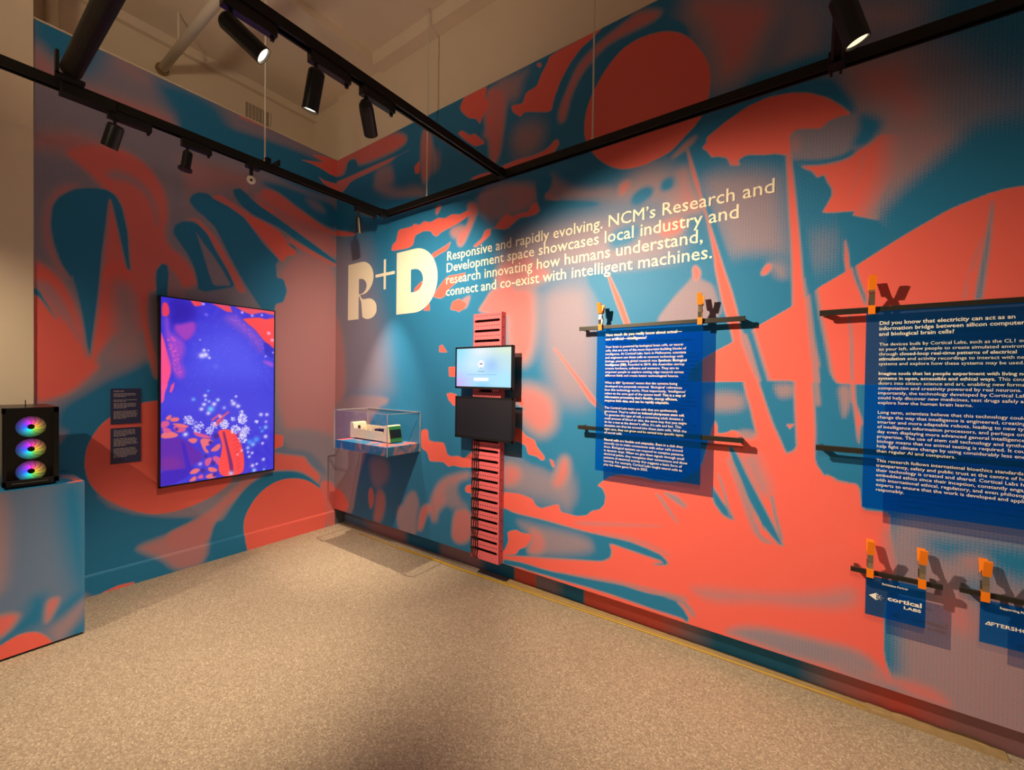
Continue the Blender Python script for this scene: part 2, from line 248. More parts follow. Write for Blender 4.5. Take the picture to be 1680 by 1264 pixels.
TV_SHAPES = """80 82 235 100 180 2 1255 1781 937 1936 693 1695 626 1382 1302 1390
74 70 222 100 150 2 1441 1436 606 1436 604 1060 942 1017 1288 1180 1441 1251
46 28 172 100 60 2 1388 2088 1216 2070 1215 1916 1351 1871 1384 1924
228 58 95 100 6 2 1420 2035 1393 2037 1379 1999 1377 1948 1402 1928 1424 1936
252 80 140 100 5 1 1429 1823 1406 1746 1387 1656 1366 1571 1369 1508 1401 1388 1428 1388
250 85 150 100 5 1 1427 1436 1384 1436 1404 1368 1409 1312 1426 1288
240 80 150 100 4 1 1367 1424 1346 1449 1350 1405 1366 1368 1376 1377
150 70 205 100 25 2 1404 1922 1384 1924 1379 1822 1341 1797 1284 1756 1284 1674 1312 1602 1278 1539 1288 1474 1341 1480 1374 1600 1399 1769
225 85 190 80 3 1 1382 1723 1371 1726 1373 1718 1380 1717
200 80 200 80 3 1 1394 1768 1382 1771 1384 1762 1392 1761
245 95 180 80 3 1 1325 1550 1316 1552 1317 1546 1324 1545
200 80 200 80 3 1 1349 1688 1334 1692 1336 1681 1347 1680
200 80 200 80 3 1 1350 1734 1335 1737 1337 1726 1348 1725
245 95 180 80 3 1 1347 1550 1337 1552 1338 1545 1345 1544
200 80 200 80 3 1 1318 1532 1302 1534 1304 1523 1315 1522
245 95 180 80 3 1 1370 1771 1356 1775 1358 1765 1367 1763
245 95 180 80 3 1 1375 1720 1365 1722 1366 1715 1373 1714
245 95 180 80 3 1 1351 1537 1342 1539 1343 1533 1350 1532
200 80 200 80 3 1 1320 1526 1307 1528 1309 1520 1317 1519
225 85 190 80 3 1 1364 1667 1353 1669 1355 1661 1362 1660
225 85 190 80 3 1 1347 1703 1340 1705 1341 1700 1346 1699
245 95 180 80 3 1 1334 1657 1322 1659 1324 1651 1332 1650
225 85 190 80 3 1 1362 1654 1345 1657 1347 1645 1359 1644
200 80 200 80 3 1 1357 1779 1344 1782 1346 1772 1355 1771
200 80 200 80 3 1 1371 1713 1356 1716 1358 1706 1368 1704
225 85 190 80 3 1 1356 1601 1346 1603 1347 1596 1354 1596
225 85 190 80 3 1 1350 1579 1337 1582 1339 1573 1348 1572
225 85 190 80 3 1 1352 1761 1342 1763 1344 1756 1350 1755
200 80 200 80 3 1 1369 1786 1353 1790 1355 1778 1366 1776
200 80 200 80 3 1 1320 1571 1313 1572 1314 1567 1319 1567
245 95 180 80 3 1 1376 1698 1363 1701 1365 1692 1374 1690
200 80 200 80 3 1 1359 1588 1346 1591 1348 1581 1357 1580
225 85 190 80 3 1 1374 1707 1361 1710 1363 1701 1371 1700
225 85 190 80 3 1 1379 1693 1372 1695 1373 1690 1378 1689
245 95 180 80 3 1 1349 1687 1332 1691 1334 1679 1346 1677
225 85 190 80 3 1 1352 1769 1341 1772 1342 1764 1350 1763
245 95 180 80 3 1 1392 1761 1378 1765 1380 1755 1389 1753
200 80 200 80 3 1 1354 1588 1347 1589 1348 1584 1353 1584
245 95 180 80 3 1 1353 1617 1346 1618 1347 1613 1351 1613
225 85 190 80 3 1 1343 1709 1329 1712 1331 1703 1341 1702
225 85 190 80 3 1 1363 1650 1352 1652 1354 1645 1361 1644
200 80 200 80 3 1 1370 1730 1356 1733 1358 1724 1367 1723
200 80 200 80 3 1 1333 1540 1326 1541 1327 1537 1331 1536
200 80 200 80 3 1 1365 1720 1350 1724 1352 1713 1363 1712
200 80 200 80 3 1 1344 1528 1337 1529 1337 1524 1342 1524
245 95 180 80 3 1 1329 1624 1318 1627 1319 1619 1327 1618
200 80 200 80 3 1 1334 1597 1319 1600 1321 1590 1332 1589
245 95 180 80 3 1 1363 1679 1346 1683 1348 1672 1360 1670
245 95 180 80 3 1 1315 1520 1305 1522 1306 1515 1313 1514
200 80 200 80 3 1 1337 1653 1327 1655 1328 1648 1335 1647
200 80 200 80 3 1 1345 1636 1331 1639 1333 1629 1343 1628
200 80 200 80 3 1 1365 1693 1353 1696 1355 1688 1363 1686
245 95 180 80 3 1 1320 1499 1313 1501 1314 1496 1319 1495
225 85 190 80 3 1 1352 1760 1338 1763 1340 1754 1350 1752
200 80 200 80 3 1 1326 1529 1314 1531 1316 1523 1324 1523
225 85 190 80 3 1 1322 1567 1313 1569 1314 1563 1320 1562
200 80 200 80 3 1 1382 1732 1369 1735 1371 1726 1380 1724
225 85 190 80 3 1 1360 1763 1345 1767 1347 1756 1357 1755
245 95 180 80 3 1 1333 1628 1324 1630 1326 1624 1332 1623
200 80 200 80 3 1 1334 1611 1322 1614 1323 1605 1332 1604
245 95 180 80 3 1 1331 1514 1323 1515 1324 1510 1329 1510
245 95 180 80 3 1 1349 1616 1333 1619 1336 1608 1347 1607
245 95 180 80 3 1 1353 1557 1345 1559 1346 1554 1351 1553
225 85 190 80 3 1 1337 1518 1327 1520 1329 1513 1336 1512
200 80 200 80 3 1 1371 1771 1361 1773 1362 1766 1369 1765
200 80 200 80 3 1 1349 1680 1333 1683 1335 1672 1346 1671
200 80 200 80 3 1 1390 1767 1377 1770 1379 1761 1388 1759
200 80 200 80 3 1 1356 1641 1340 1644 1342 1633 1353 1632
160 62 190 100 20 2 1351 1877 1304 1888 1215 1922 1213 1845 1255 1776 1284 1761 1341 1820
235 70 85 100 5 1 1251 2079 1176 2077 1175 2047 1221 2031
232 72 95 100 8 1 1113 2074 977 2076 960 2021 1005 2022 1060 2052
232 74 95 100 8 1 949 2074 758 2083 624 2082 624 2041 727 2054 819 2022 879 2040
125 75 205 100 45 2 1005 1991 937 2006 879 1956 788 1888 719 1801 738 1680 818 1819 908 1888 1005 1941
252 70 74 100 8 1 885 1981 758 2007 695 1998 624 2027 622 1741 707 1802 788 1901 849 1946
150 85 215 70 3 1 944 1993 931 2003 924 1993 937 1988
150 85 215 70 3 1 888 1928 875 1938 868 1927 881 1923
150 85 215 70 3 1 795 1783 781 1794 774 1782 787 1779
150 85 215 70 3 1 951 1951 938 1962 931 1951 944 1947
150 85 215 70 3 1 893 1899 880 1909 873 1898 886 1894
150 85 215 70 3 1 825 1827 812 1837 805 1826 818 1822
150 85 215 70 3 1 844 1855 831 1865 824 1854 837 1850
150 85 215 70 3 1 879 1886 866 1897 859 1886 872 1882
150 85 215 70 3 1 773 1776 759 1786 752 1775 765 1771
150 85 215 70 3 1 723 1744 709 1755 701 1743 715 1739
150 85 215 70 3 1 836 1830 823 1841 815 1829 829 1826
150 85 215 70 3 1 843 1892 830 1903 823 1892 836 1888
150 85 215 70 3 1 746 1778 732 1789 725 1777 739 1773
150 85 215 70 3 1 886 1877 873 1887 866 1876 879 1872
150 85 215 70 3 1 882 1923 869 1934 861 1923 874 1919
150 85 215 70 3 1 973 1961 961 1972 954 1961 966 1957
150 85 215 70 3 1 916 1960 903 1970 896 1960 909 1956
150 85 215 70 3 1 843 1850 830 1861 822 1849 836 1846
150 85 215 70 3 1 959 1956 946 1966 940 1955 952 1951
150 85 215 70 3 1 927 1960 914 1970 907 1959 920 1955
150 85 215 70 3 1 926 1939 914 1949 907 1939 920 1935
150 85 215 70 3 1 722 1749 708 1760 701 1748 714 1745
150 85 215 70 3 1 754 1813 740 1823 732 1812 746 1808
150 85 215 70 3 1 834 1851 821 1861 813 1850 826 1846
150 85 215 70 3 1 729 1746 715 1756 707 1744 721 1741
150 85 215 70 3 1 942 1961 929 1972 922 1961 935 1957
150 85 215 70 3 1 786 1800 773 1811 765 1799 779 1796
150 85 215 70 3 1 884 1929 871 1939 864 1928 877 1924
150 85 215 70 3 1 811 1844 797 1854 790 1843 803 1839
150 85 215 70 3 1 915 1926 902 1937 895 1926 908 1922
52 44 195 100 8 1 719 1794 681 1791 635 1743 635 1658 706 1695
150 80 215 100 14 2 737 1640 635 1631 634 1576 693 1601
98 42 172 100 12 1 1431 1034 1314 1028 1266 991 1167 887 1167 840 1233 805 1313 779 1430 795
120 45 160 100 30 2 1430 892 1340 891 1287 832 1339 790 1430 798
62 34 186 100 10 1 1430 792 1271 785 1222 783 1271 726 1339 688 1430 668
62 36 190 100 6 1 1306 1002 1282 986 1261 887 1241 799 1217 782 1297 693 1271 785
236 112 122 100 5 2 1401 1187 1366 1211 1363 1178 1391 1161
236 112 122 100 5 2 1366 1185 1314 1183 1320 1150 1376 1154
216 88 145 100 5 2 1426 1164 1376 1160 1376 1123 1426 1102
216 88 145 100 5 2 1351 1127 1277 1115 1272 1075 1325 1064 1350 1095
236 112 122 100 5 2 1426 1071 1376 1088 1314 1054 1340 1031 1426 1031
236 112 122 100 5 2 1376 1141 1299 1136 1245 1104 1293 1100
216 88 145 100 5 2 1421 1114 1381 1110 1356 1077 1411 1069
236 112 122 100 5 2 1272 1011 1223 1019 1193 1002 1223 965
216 88 145 100 5 2 1234 1072 1168 1046 1087 1004 1145 1004 1212 1031
236 112 122 100 5 2 1190 1015 1093 992 1099 952 1156 945 1116 887 1145 889 1167 933
236 112 122 100 5 2 1110 913 1052 960 1037 931 1063 893 1110 896
216 88 145 100 5 2 1156 839 1095 857 1114 792 1144 780
216 88 145 100 5 2 1093 863 1039 842 1024 751 1063 784 1098 830
236 112 122 100 5 2 1255 749 1222 783 1175 769 1200 740 1233 736
236 112 122 100 5 2 1265 683 1211 729 1203 681
236 112 122 100 5 2 1155 706 1098 729 1059 688 1121 676
236 112 122 100 5 2 1133 782 1069 758 1060 729 1121 732
216 88 145 100 5 2 1211 702 1167 734 1155 686
255 76 74 100 6 2 1070 1057 1022 1066 967 1061 923 1001 888 927 870 832 865 761 875 675 1027 674 1063 750 1039 856 1028 957
225 60 85 55 4 1 967 999 904 1028 888 1019 954 989
225 60 85 55 4 1 962 965 904 994 888 985 949 955
225 60 85 55 4 1 957 931 904 960 888 951 944 921
225 60 85 55 4 1 951 897 904 926 888 917 939 887
225 60 85 55 4 1 946 863 903 892 887 883 934 852
225 60 85 55 4 1 941 828 903 858 887 849 928 818
225 60 85 55 4 1 936 794 903 824 887 815 923 784
225 60 85 55 4 1 931 759 903 790 887 781 918 749
225 60 85 55 4 1 926 725 903 756 887 747 913 714
128 44 112 100 5 1 1029 1046 1015 1052 984 917 952 774 945 694 972 711 991 849
238 88 112 85 4 1 1105 1107 1046 1157 1037 1146 1093 1096
238 88 112 85 4 1 1076 1139 1017 1189 1007 1179 1064 1128
238 88 112 85 4 1 1046 1164 986 1215 977 1204 1034 1153
238 88 112 85 4 1 1082 1105 1022 1155 1013 1145 1070 1094
238 88 112 85 4 1 1111 1148 1053 1198 1044 1188 1099 1137
70 40 150 100 8 2 1130 969 1110 989 1091 964 1110 944
70 40 150 100 8 2 1099 1019 1073 1047 1046 1014 1072 986
70 40 150 100 8 2 1160 866 1144 883 1128 862 1144 845
70 40 150 100 8 2 1112 805 1092 825 1072 799 1092 779
70 40 150 100 8 2 1184 757 1161 780 1138 749 1161 727
70 40 150 100 8 2 1101 709 1083 727 1065 703 1083 686
70 40 150 100 8 2 1346 1095 1332 1110 1319 1092 1332 1077"""
TV_GLOWS = """236 226 255 95 1174 1656 23
236 226 255 95 1148 1664 21
236 226 255 95 1158 1699 14
236 226 255 95 1129 1700 7
236 226 255 95 1122 1641 11
110 110 240 60 1077 1575 24
150 140 245 60 1144 1979 16
240 190 240 95 1165 2060 12
240 190 240 95 888 2032 12
240 190 240 95 810 2016 11
240 190 240 95 733 2030 10
240 190 240 95 675 1879 16
240 190 240 95 645 1821 16
240 190 240 95 638 1712 9
240 190 240 95 700 1675 9
240 190 240 95 1185 1779 6
236 226 255 95 1149 1343 14
236 226 255 95 1157 1274 16
236 226 255 95 1174 1238 16
120 215 255 95 1111 1235 26
236 226 255 95 1128 1203 16
236 226 255 95 1088 1274 18
190 225 255 95 1062 1307 15
170 180 255 95 1017 1241 15
236 226 255 95 949 1273 21
236 226 255 95 915 1250 18
236 226 255 95 931 1331 11
236 226 255 95 962 1297 11
110 175 255 95 1227 1316 15
90 160 250 95 1129 1380 11
236 226 255 95 736 1169 17
236 226 255 95 687 1166 16
200 180 245 95 694 1104 14
140 200 255 95 697 1056 18
236 226 255 95 697 975 18
236 226 255 95 721 918 14
236 226 255 95 713 777 15
236 226 255 95 828 816 13
255 190 210 95 887 877 12
255 170 190 95 916 846 10
236 226 255 95 805 845 13
236 226 255 95 838 857 11
80 150 250 95 772 957 30
80 150 250 95 826 941 27
150 200 255 95 799 917 19
170 210 255 95 839 893 17
80 150 250 95 725 1025 17
236 226 255 95 801 736 17
236 226 255 95 768 745 12
170 215 255 95 788 694 19
120 215 255 95 709 688 11
190 200 255 95 965 699 21
236 226 255 95 1277 1050 18
220 170 240 95 1181 809 16
250 200 230 95 1047 1174 14
180 200 255 95 1123 1296 12
236 226 255 95 1146 1310 10
80 150 250 95 742 1056 11
225 215 250 45 1259 1155 24
240 232 255 90 1280 1183 5
240 232 255 90 1275 1142 5
240 232 255 90 1263 1132 4
240 232 255 90 1249 1129 4
240 232 255 90 1273 1171 5
240 232 255 90 1268 1166 4
240 232 255 90 1228 1159 5
240 232 255 90 1273 1169 4
240 232 255 90 1259 1137 5
240 232 255 90 1237 1174 4
240 232 255 90 1257 1135 5
240 232 255 90 1244 1125 4
240 232 255 90 1288 1168 4
240 232 255 90 1271 1158 4
240 232 255 90 1241 1150 4
240 232 255 90 1230 1139 4
240 232 255 90 1239 1174 4
240 232 255 90 1276 1186 5
240 232 255 90 1263 1183 4
240 232 255 90 1263 1183 4
240 232 255 90 1242 1125 4
240 232 255 90 1247 1148 5
240 232 255 90 1259 1132 4
240 232 255 90 1247 1171 4
240 232 255 90 1263 1153 5
240 232 255 90 1228 1149 4
240 232 255 90 1243 1125 5
240 232 255 90 1256 1127 4
240 232 255 90 1261 1171 5
240 232 255 90 1232 1154 5
240 232 255 90 1241 1163 5
240 232 255 90 1247 1179 4
240 232 255 90 1281 1181 4
240 232 255 90 1277 1185 4
240 232 255 90 1234 1146 4
240 232 255 90 1243 1178 4
240 232 255 90 1239 1172 4
240 232 255 90 1244 1185 5
240 232 255 90 1240 1174 4
240 232 255 90 1277 1173 5
240 232 255 90 1264 1147 4
240 232 255 90 1282 1156 4
240 232 255 90 1259 1138 4
240 232 255 90 1253 1190 4
240 232 255 90 1236 1128 5
240 232 255 90 1260 1155 5
240 232 255 90 1276 1177 4
240 232 255 90 1259 1162 4
240 232 255 90 1247 1136 5
240 232 255 90 1259 1189 4
240 232 255 90 1277 1138 4
240 232 255 90 1285 1138 4
240 232 255 90 1248 1170 4
240 232 255 90 1253 1185 4
240 232 255 90 1257 1150 5
225 215 250 45 1196 1101 29
240 232 255 90 1177 1110 5
240 232 255 90 1221 1083 5
240 232 255 90 1209 1070 4
240 232 255 90 1202 1102 4
240 232 255 90 1204 1059 4
240 232 255 90 1195 1115 5
240 232 255 90 1190 1089 4
240 232 255 90 1167 1114 5
240 232 255 90 1209 1102 4
240 232 255 90 1233 1092 4
240 232 255 90 1194 1059 4
240 232 255 90 1175 1104 4
240 232 255 90 1216 1140 4
240 232 255 90 1186 1117 5
240 232 255 90 1162 1092 4
240 232 255 90 1194 1093 4
240 232 255 90 1214 1063 4
240 232 255 90 1221 1069 4
240 232 255 90 1187 1057 5
240 232 255 90 1211 1144 4
240 232 255 90 1169 1121 5
240 232 255 90 1189 1113 4
240 232 255 90 1178 1076 4
240 232 255 90 1218 1110 5
240 232 255 90 1178 1134 4
240 232 255 90 1185 1083 4
240 232 255 90 1211 1112 4
240 232 255 90 1209 1079 4
240 232 255 90 1180 1107 4
240 232 255 90 1178 1102 4
240 232 255 90 1183 1061 5
240 232 255 90 1170 1112 4
240 232 255 90 1207 1066 4
240 232 255 90 1180 1078 4
240 232 255 90 1212 1079 4
240 232 255 90 1162 1091 5
240 232 255 90 1207 1095 4
240 232 255 90 1230 1120 4
240 232 255 90 1168 1105 4
240 232 255 90 1218 1127 4
240 232 255 90 1197 1108 4
240 232 255 90 1191 1117 4
240 232 255 90 1187 1078 4
240 232 255 90 1208 1069 4
240 232 255 90 1214 1072 4
240 232 255 90 1159 1110 4
240 232 255 90 1210 1074 4
240 232 255 90 1220 1072 4
240 232 255 90 1209 1100 5
240 232 255 90 1227 1130 4
240 232 255 90 1203 1136 4
240 232 255 90 1180 1139 4
240 232 255 90 1163 1113 4
240 232 255 90 1215 1109 4
240 232 255 90 1231 1098 4
240 232 255 90 1216 1099 4
240 232 255 90 1160 1109 4
240 232 255 90 1198 1100 4
240 232 255 90 1174 1133 4
240 232 255 90 1206 1097 4
225 215 250 45 1122 1062 22
240 232 255 90 1109 1070 5
240 232 255 90 1097 1068 4
240 232 255 90 1098 1076 5
240 232 255 90 1120 1061 4
240 232 255 90 1141 1066 4
240 232 255 90 1137 1084 5
240 232 255 90 1143 1065 5
240 232 255 90 1105 1051 4
240 232 255 90 1102 1042 4
240 232 255 90 1130 1048 4
240 232 255 90 1105 1042 4
240 232 255 90 1111 1064 5
240 232 255 90 1140 1069 4
240 232 255 90 1138 1041 4
240 232 255 90 1136 1067 5
240 232 255 90 1113 1040 5
240 232 255 90 1143 1071 4
240 232 255 90 1112 1030 5
240 232 255 90 1127 1094 4
240 232 255 90 1130 1046 4
240 232 255 90 1127 1044 4
240 232 255 90 1138 1061 4
240 232 255 90 1131 1079 5
240 232 255 90 1117 1080 5
240 232 255 90 1118 1052 5
240 232 255 90 1120 1061 5
240 232 255 90 1099 1059 4
240 232 255 90 1120 1045 5
240 232 255 90 1133 1053 4
240 232 255 90 1124 1080 4
240 232 255 90 1120 1072 4
240 232 255 90 1093 1058 4
240 232 255 90 1124 1087 5
240 232 255 90 1132 1046 5
240 232 255 90 1105 1060 5
225 215 250 45 1090 1099 20
240 232 255 90 1107 1110 5
240 232 255 90 1111 1090 4
240 232 255 90 1076 1088 4
240 232 255 90 1077 1095 4
240 232 255 90 1112 1094 5
240 232 255 90 1080 1110 5
240 232 255 90 1078 1111 5
240 232 255 90 1070 1080 5
240 232 255 90 1067 1101 5
240 232 255 90 1111 1091 5
240 232 255 90 1109 1112 5
240 232 255 90 1094 1082 4
240 232 255 90 1076 1115 5
240 232 255 90 1090 1086 4
240 232 255 90 1079 1111 4
240 232 255 90 1111 1087 4
240 232 255 90 1089 1102 5
240 232 255 90 1089 1120 5
240 232 255 90 1092 1088 4
240 232 255 90 1092 1074 4
240 232 255 90 1104 1126 5
240 232 255 90 1084 1128 5
240 232 255 90 1091 1117 4
240 232 255 90 1090 1126 5
240 232 255 90 1092 1124 4
240 232 255 90 1099 1109 5
240 232 255 90 1089 1096 5
240 232 255 90 1081 1111 4
240 232 255 90 1081 1123 4
240 232 255 90 1081 1124 5
225 215 250 45 1016 1107 25
240 232 255 90 1017 1098 4
240 232 255 90 1042 1097 5
240 232 255 90 1011 1073 4
240 232 255 90 1027 1118 4
240 232 255 90 1006 1074 4
240 232 255 90 993 1103 4
240 232 255 90 1039 1121 5
240 232 255 90 1000 1117 5
240 232 255 90 1004 1093 4
240 232 255 90 1004 1123 5
240 232 255 90 1001 1122 4
240 232 255 90 1016 1081 4
240 232 255 90 988 1090 5
240 232 255 90 995 1131 5
240 232 255 90 1004 1134 4
240 232 255 90 1003 1139 4
240 232 255 90 1008 1094 4
240 232 255 90 1000 1126 5
240 232 255 90 1033 1087 4
240 232 255 90 1027 1123 4
240 232 255 90 1036 1092 5
240 232 255 90 1023 1072 5
240 232 255 90 1000 1078 5
240 232 255 90 989 1112 4
240 232 255 90 1042 1117 5
240 232 255 90 1004 1073 5
240 232 255 90 999 1097 4
240 232 255 90 1026 1105 5
240 232 255 90 1021 1074 5
240 232 255 90 1005 1075 5
240 232 255 90 1020 1072 4
240 232 255 90 1037 1091 4
240 232 255 90 1047 1107 4
240 232 255 90 1020 1123 5
240 232 255 90 1003 1109 5
240 232 255 90 1019 1101 4
240 232 255 90 1019 1133 5
240 232 255 90 1007 1095 4
240 232 255 90 1046 1112 4
240 232 255 90 1031 1076 5
240 232 255 90 1015 1141 5
240 232 255 90 1017 1094 5
240 232 255 90 1017 1143 5
240 232 255 90 1039 1109 5
240 232 255 90 999 1094 5
240 232 255 90 1037 1126 4
240 232 255 90 1030 1109 4
240 232 255 90 1008 1087 5
240 232 255 90 1027 1099 4
240 232 255 90 1025 1126 4
240 232 255 90 1042 1097 4
240 232 255 90 1020 1115 5
240 232 255 90 1005 1074 4
240 232 255 90 1033 1107 5
240 232 255 90 1015 1120 4
240 232 255 90 1019 1131 4
240 232 255 90 1028 1089 5
240 232 255 90 1025 1099 4
240 232 255 90 987 1107 5
240 232 255 90 996 1117 4
240 232 255 90 1013 1118 5
240 232 255 90 1000 1082 5
240 232 255 90 1015 1116 5
240 232 255 90 1013 1113 5
240 232 255 90 1021 1075 5
240 232 255 90 995 1105 5
240 232 255 90 984 1109 4
240 232 255 90 1002 1088 5
240 232 255 90 1010 1134 5
240 232 255 90 1003 1138 5
240 232 255 90 1018 1075 5
240 232 255 90 1004 1113 4
240 232 255 90 1025 1092 4
240 232 255 90 992 1094 4
240 232 255 90 1017 1095 5
240 232 255 90 991 1084 4
240 232 255 90 1007 1114 4
240 232 255 90 1012 1134 4
240 232 255 90 1006 1117 5
240 232 255 90 1034 1110 4
225 215 250 45 879 1139 29
240 232 255 90 884 1106 5
240 232 255 90 910 1145 5
240 232 255 90 886 1161 5
240 232 255 90 892 1177 5
240 232 255 90 912 1148 4
240 232 255 90 893 1110 5
240 232 255 90 866 1158 4
240 232 255 90 902 1161 6
240 232 255 90 855 1147 5
240 232 255 90 895 1164 5
240 232 255 90 908 1118 6
240 232 255 90 871 1174 6
240 232 255 90 880 1098 4
240 232 255 90 857 1119 4
240 232 255 90 880 1106 4
240 232 255 90 897 1125 6
240 232 255 90 854 1123 5
240 232 255 90 867 1117 5
240 232 255 90 897 1115 5
240 232 255 90 904 1134 5
240 232 255 90 892 1138 5
240 232 255 90 909 1120 4
240 232 255 90 899 1147 5
240 232 255 90 866 1169 5
240 232 255 90 862 1146 6
240 232 255 90 907 1128 4
240 232 255 90 864 1134 5
240 232 255 90 877 1101 4
240 232 255 90 898 1174 5
240 232 255 90 848 1155 6
240 232 255 90 852 1129 5
240 232 255 90 909 1127 5
240 232 255 90 874 1122 4
240 232 255 90 881 1177 4
240 232 255 90 869 1126 6
240 232 255 90 852 1123 6
240 232 255 90 863 1107 5
240 232 255 90 896 1162 4
240 232 255 90 857 1155 6
240 232 255 90 910 1164 5
240 232 255 90 876 1138 6
240 232 255 90 896 1172 5
240 232 255 90 900 1113 5
240 232 255 90 852 1125 6
240 232 255 90 911 1154 4
240 232 255 90 902 1125 5
240 232 255 90 864 1162 5
240 232 255 90 910 1145 5
240 232 255 90 895 1126 6
240 232 255 90 899 1112 4
240 232 255 90 861 1139 5
240 232 255 90 903 1111 5
240 232 255 90 880 1118 5
240 232 255 90 894 1134 4
240 232 255 90 885 1173 5
240 232 255 90 855 1123 4
240 232 255 90 896 1149 4
240 232 255 90 893 1146 5
240 232 255 90 869 1119 5
240 232 255 90 881 1116 5
240 232 255 90 911 1156 5
240 232 255 90 868 1141 5
240 232 255 90 899 1134 6
240 232 255 90 908 1116 4
240 232 255 90 907 1129 5
240 232 255 90 915 1137 4
240 232 255 90 889 1125 4
240 232 255 90 912 1138 4
240 232 255 90 904 1138 6
240 232 255 90 913 1139 4
240 232 255 90 874 1142 4
240 232 255 90 898 1163 5
240 232 255 90 895 1157 5
240 232 255 90 902 1121 5
240 232 255 90 891 1105 5
240 232 255 90 869 1139 5
240 232 255 90 871 1123 5
240 232 255 90 877 1153 5
240 232 255 90 858 1172 5
240 232 255 90 870 1103 5
225 215 250 45 889 1189 17
240 232 255 90 892 1167 4
240 232 255 90 878 1208 5
240 232 255 90 875 1171 4
240 232 255 90 873 1172 4
240 232 255 90 890 1174 5
240 232 255 90 884 1176 4
240 232 255 90 889 1168 5
240 232 255 90 906 1204 4
240 232 255 90 892 1170 5
240 232 255 90 878 1190 6
240 232 255 90 891 1209 6
240 232 255 90 901 1184 5
240 232 255 90 891 1211 5
240 232 255 90 884 1208 5
240 232 255 90 874 1172 5
240 232 255 90 893 1181 5
240 232 255 90 886 1174 5
240 232 255 90 886 1177 4
240 232 255 90 901 1171 4
240 232 255 90 890 1180 5
240 232 255 90 889 1200 5
240 232 255 90 881 1188 4
240 232 255 90 887 1196 5
240 232 255 90 886 1176 4
240 232 255 90 884 1203 6
225 215 250 45 936 1059 26
240 232 255 90 945 1087 5
240 232 255 90 960 1072 6
240 232 255 90 933 1042 6
240 232 255 90 946 1088 5
240 232 255 90 919 1056 5
240 232 255 90 939 1029 5
240 232 255 90 932 1050 4
240 232 255 90 940 1077 5
240 232 255 90 962 1077 4
240 232 255 90 963 1046 5
240 232 255 90 963 1056 5
240 232 255 90 918 1077 4
240 232 255 90 916 1034 5
240 232 255 90 963 1050 4
240 232 255 90 952 1046 5
240 232 255 90 918 1062 4
240 232 255 90 958 1034 6
240 232 255 90 917 1049 5
240 232 255 90 915 1075 5
240 232 255 90 906 1062 6
240 232 255 90 923 1093 5
240 232 255 90 931 1085 5
240 232 255 90 905 1070 6
240 232 255 90 947 1084 5
240 232 255 90 962 1037 5
240 232 255 90 928 1088 4
240 232 255 90 955 1053 6
240 232 255 90 944 1081 5
240 232 255 90 916 1075 5
240 232 255 90 950 1041 5
240 232 255 90 927 1028 5
240 232 255 90 911 1057 5
240 232 255 90 905 1057 5
240 232 255 90 948 1062 5
240 232 255 90 911 1038 4
240 232 255 90 926 1087 5
240 232 255 90 954 1058 6
240 232 255 90 967 1074 4
240 232 255 90 921 1055 4
240 232 255 90 923 1059 5
240 232 255 90 924 1074 4
240 232 255 90 934 1050 5
240 232 255 90 951 1067 5
240 232 255 90 964 1062 4
240 232 255 90 931 1023 5
240 232 255 90 935 1081 5
240 232 255 90 956 1039 6
240 232 255 90 959 1059 5
240 232 255 90 957 1060 4
240 232 255 90 926 1083 5
240 232 255 90 954 1030 5
240 232 255 90 932 1025 4
240 232 255 90 955 1087 5
240 232 255 90 941 1037 4
240 232 255 90 915 1075 5
240 232 255 90 958 1059 5
240 232 255 90 908 1069 5
240 232 255 90 921 1071 4
240 232 255 90 929 1089 5
240 232 255 90 941 1083 4
225 215 250 45 865 1038 34
240 232 255 90 860 1084 5
240 232 255 90 883 998 4
240 232 255 90 853 1002 5
240 232 255 90 865 1044 6
240 232 255 90 871 1004 4
240 232 255 90 888 1015 6
240 232 255 90 860 1021 6
240 232 255 90 837 1053 5
240 232 255 90 843 1059 5
240 232 255 90 886 1030 4
240 232 255 90 873 1029 5
240 232 255 90 858 1083 4
240 232 255 90 893 1006 6
240 232 255 90 873 1020 6
240 232 255 90 876 1001 6
240 232 255 90 866 1011 5
240 232 255 90 837 1018 5
240 232 255 90 901 1024 5
240 232 255 90 901 1063 4
240 232 255 90 855 1013 4
240 232 255 90 832 1063 6
240 232 255 90 898 1012 6
240 232 255 90 861 1083 5
240 232 255 90 839 1034 4
240 232 255 90 899 1048 6
240 232 255 90 868 989 4
240 232 255 90 860 1065 5
240 232 255 90 873 1046 5
240 232 255 90 878 1061 4
240 232 255 90 884 1055 4
240 232 255 90 863 1000 5
240 232 255 90 877 1028 4
240 232 255 90 887 1061 4
240 232 255 90 852 1071 5
240 232 255 90 832 1042 4
240 232 255 90 889 1037 5
240 232 255 90 863 1051 4
240 232 255 90 881 1071 4
240 232 255 90 882 1038 5
240 232 255 90 905 1061 5
240 232 255 90 873 1043 5
240 232 255 90 900 1057 4
240 232 255 90 829 1050 5
240 232 255 90 821 1041 4
240 232 255 90 839 1058 5
240 232 255 90 854 1035 5
240 232 255 90 895 1005 6
240 232 255 90 899 1051 5
240 232 255 90 905 1053 6
240 232 255 90 880 1012 5
240 232 255 90 849 1027 4
240 232 255 90 866 1059 5
240 232 255 90 837 1040 6
240 232 255 90 865 1009 4
240 232 255 90 849 1011 5
240 232 255 90 878 1059 4
240 232 255 90 842 1023 5
240 232 255 90 851 1037 5
240 232 255 90 864 1028 5
240 232 255 90 830 1015 4
240 232 255 90 845 1063 5
240 232 255 90 856 993 5
240 232 255 90 889 1050 4
240 232 255 90 874 1015 5
240 232 255 90 848 1076 5
240 232 255 90 888 999 5
240 232 255 90 875 1044 5
240 232 255 90 885 1032 5
240 232 255 90 857 1009 5
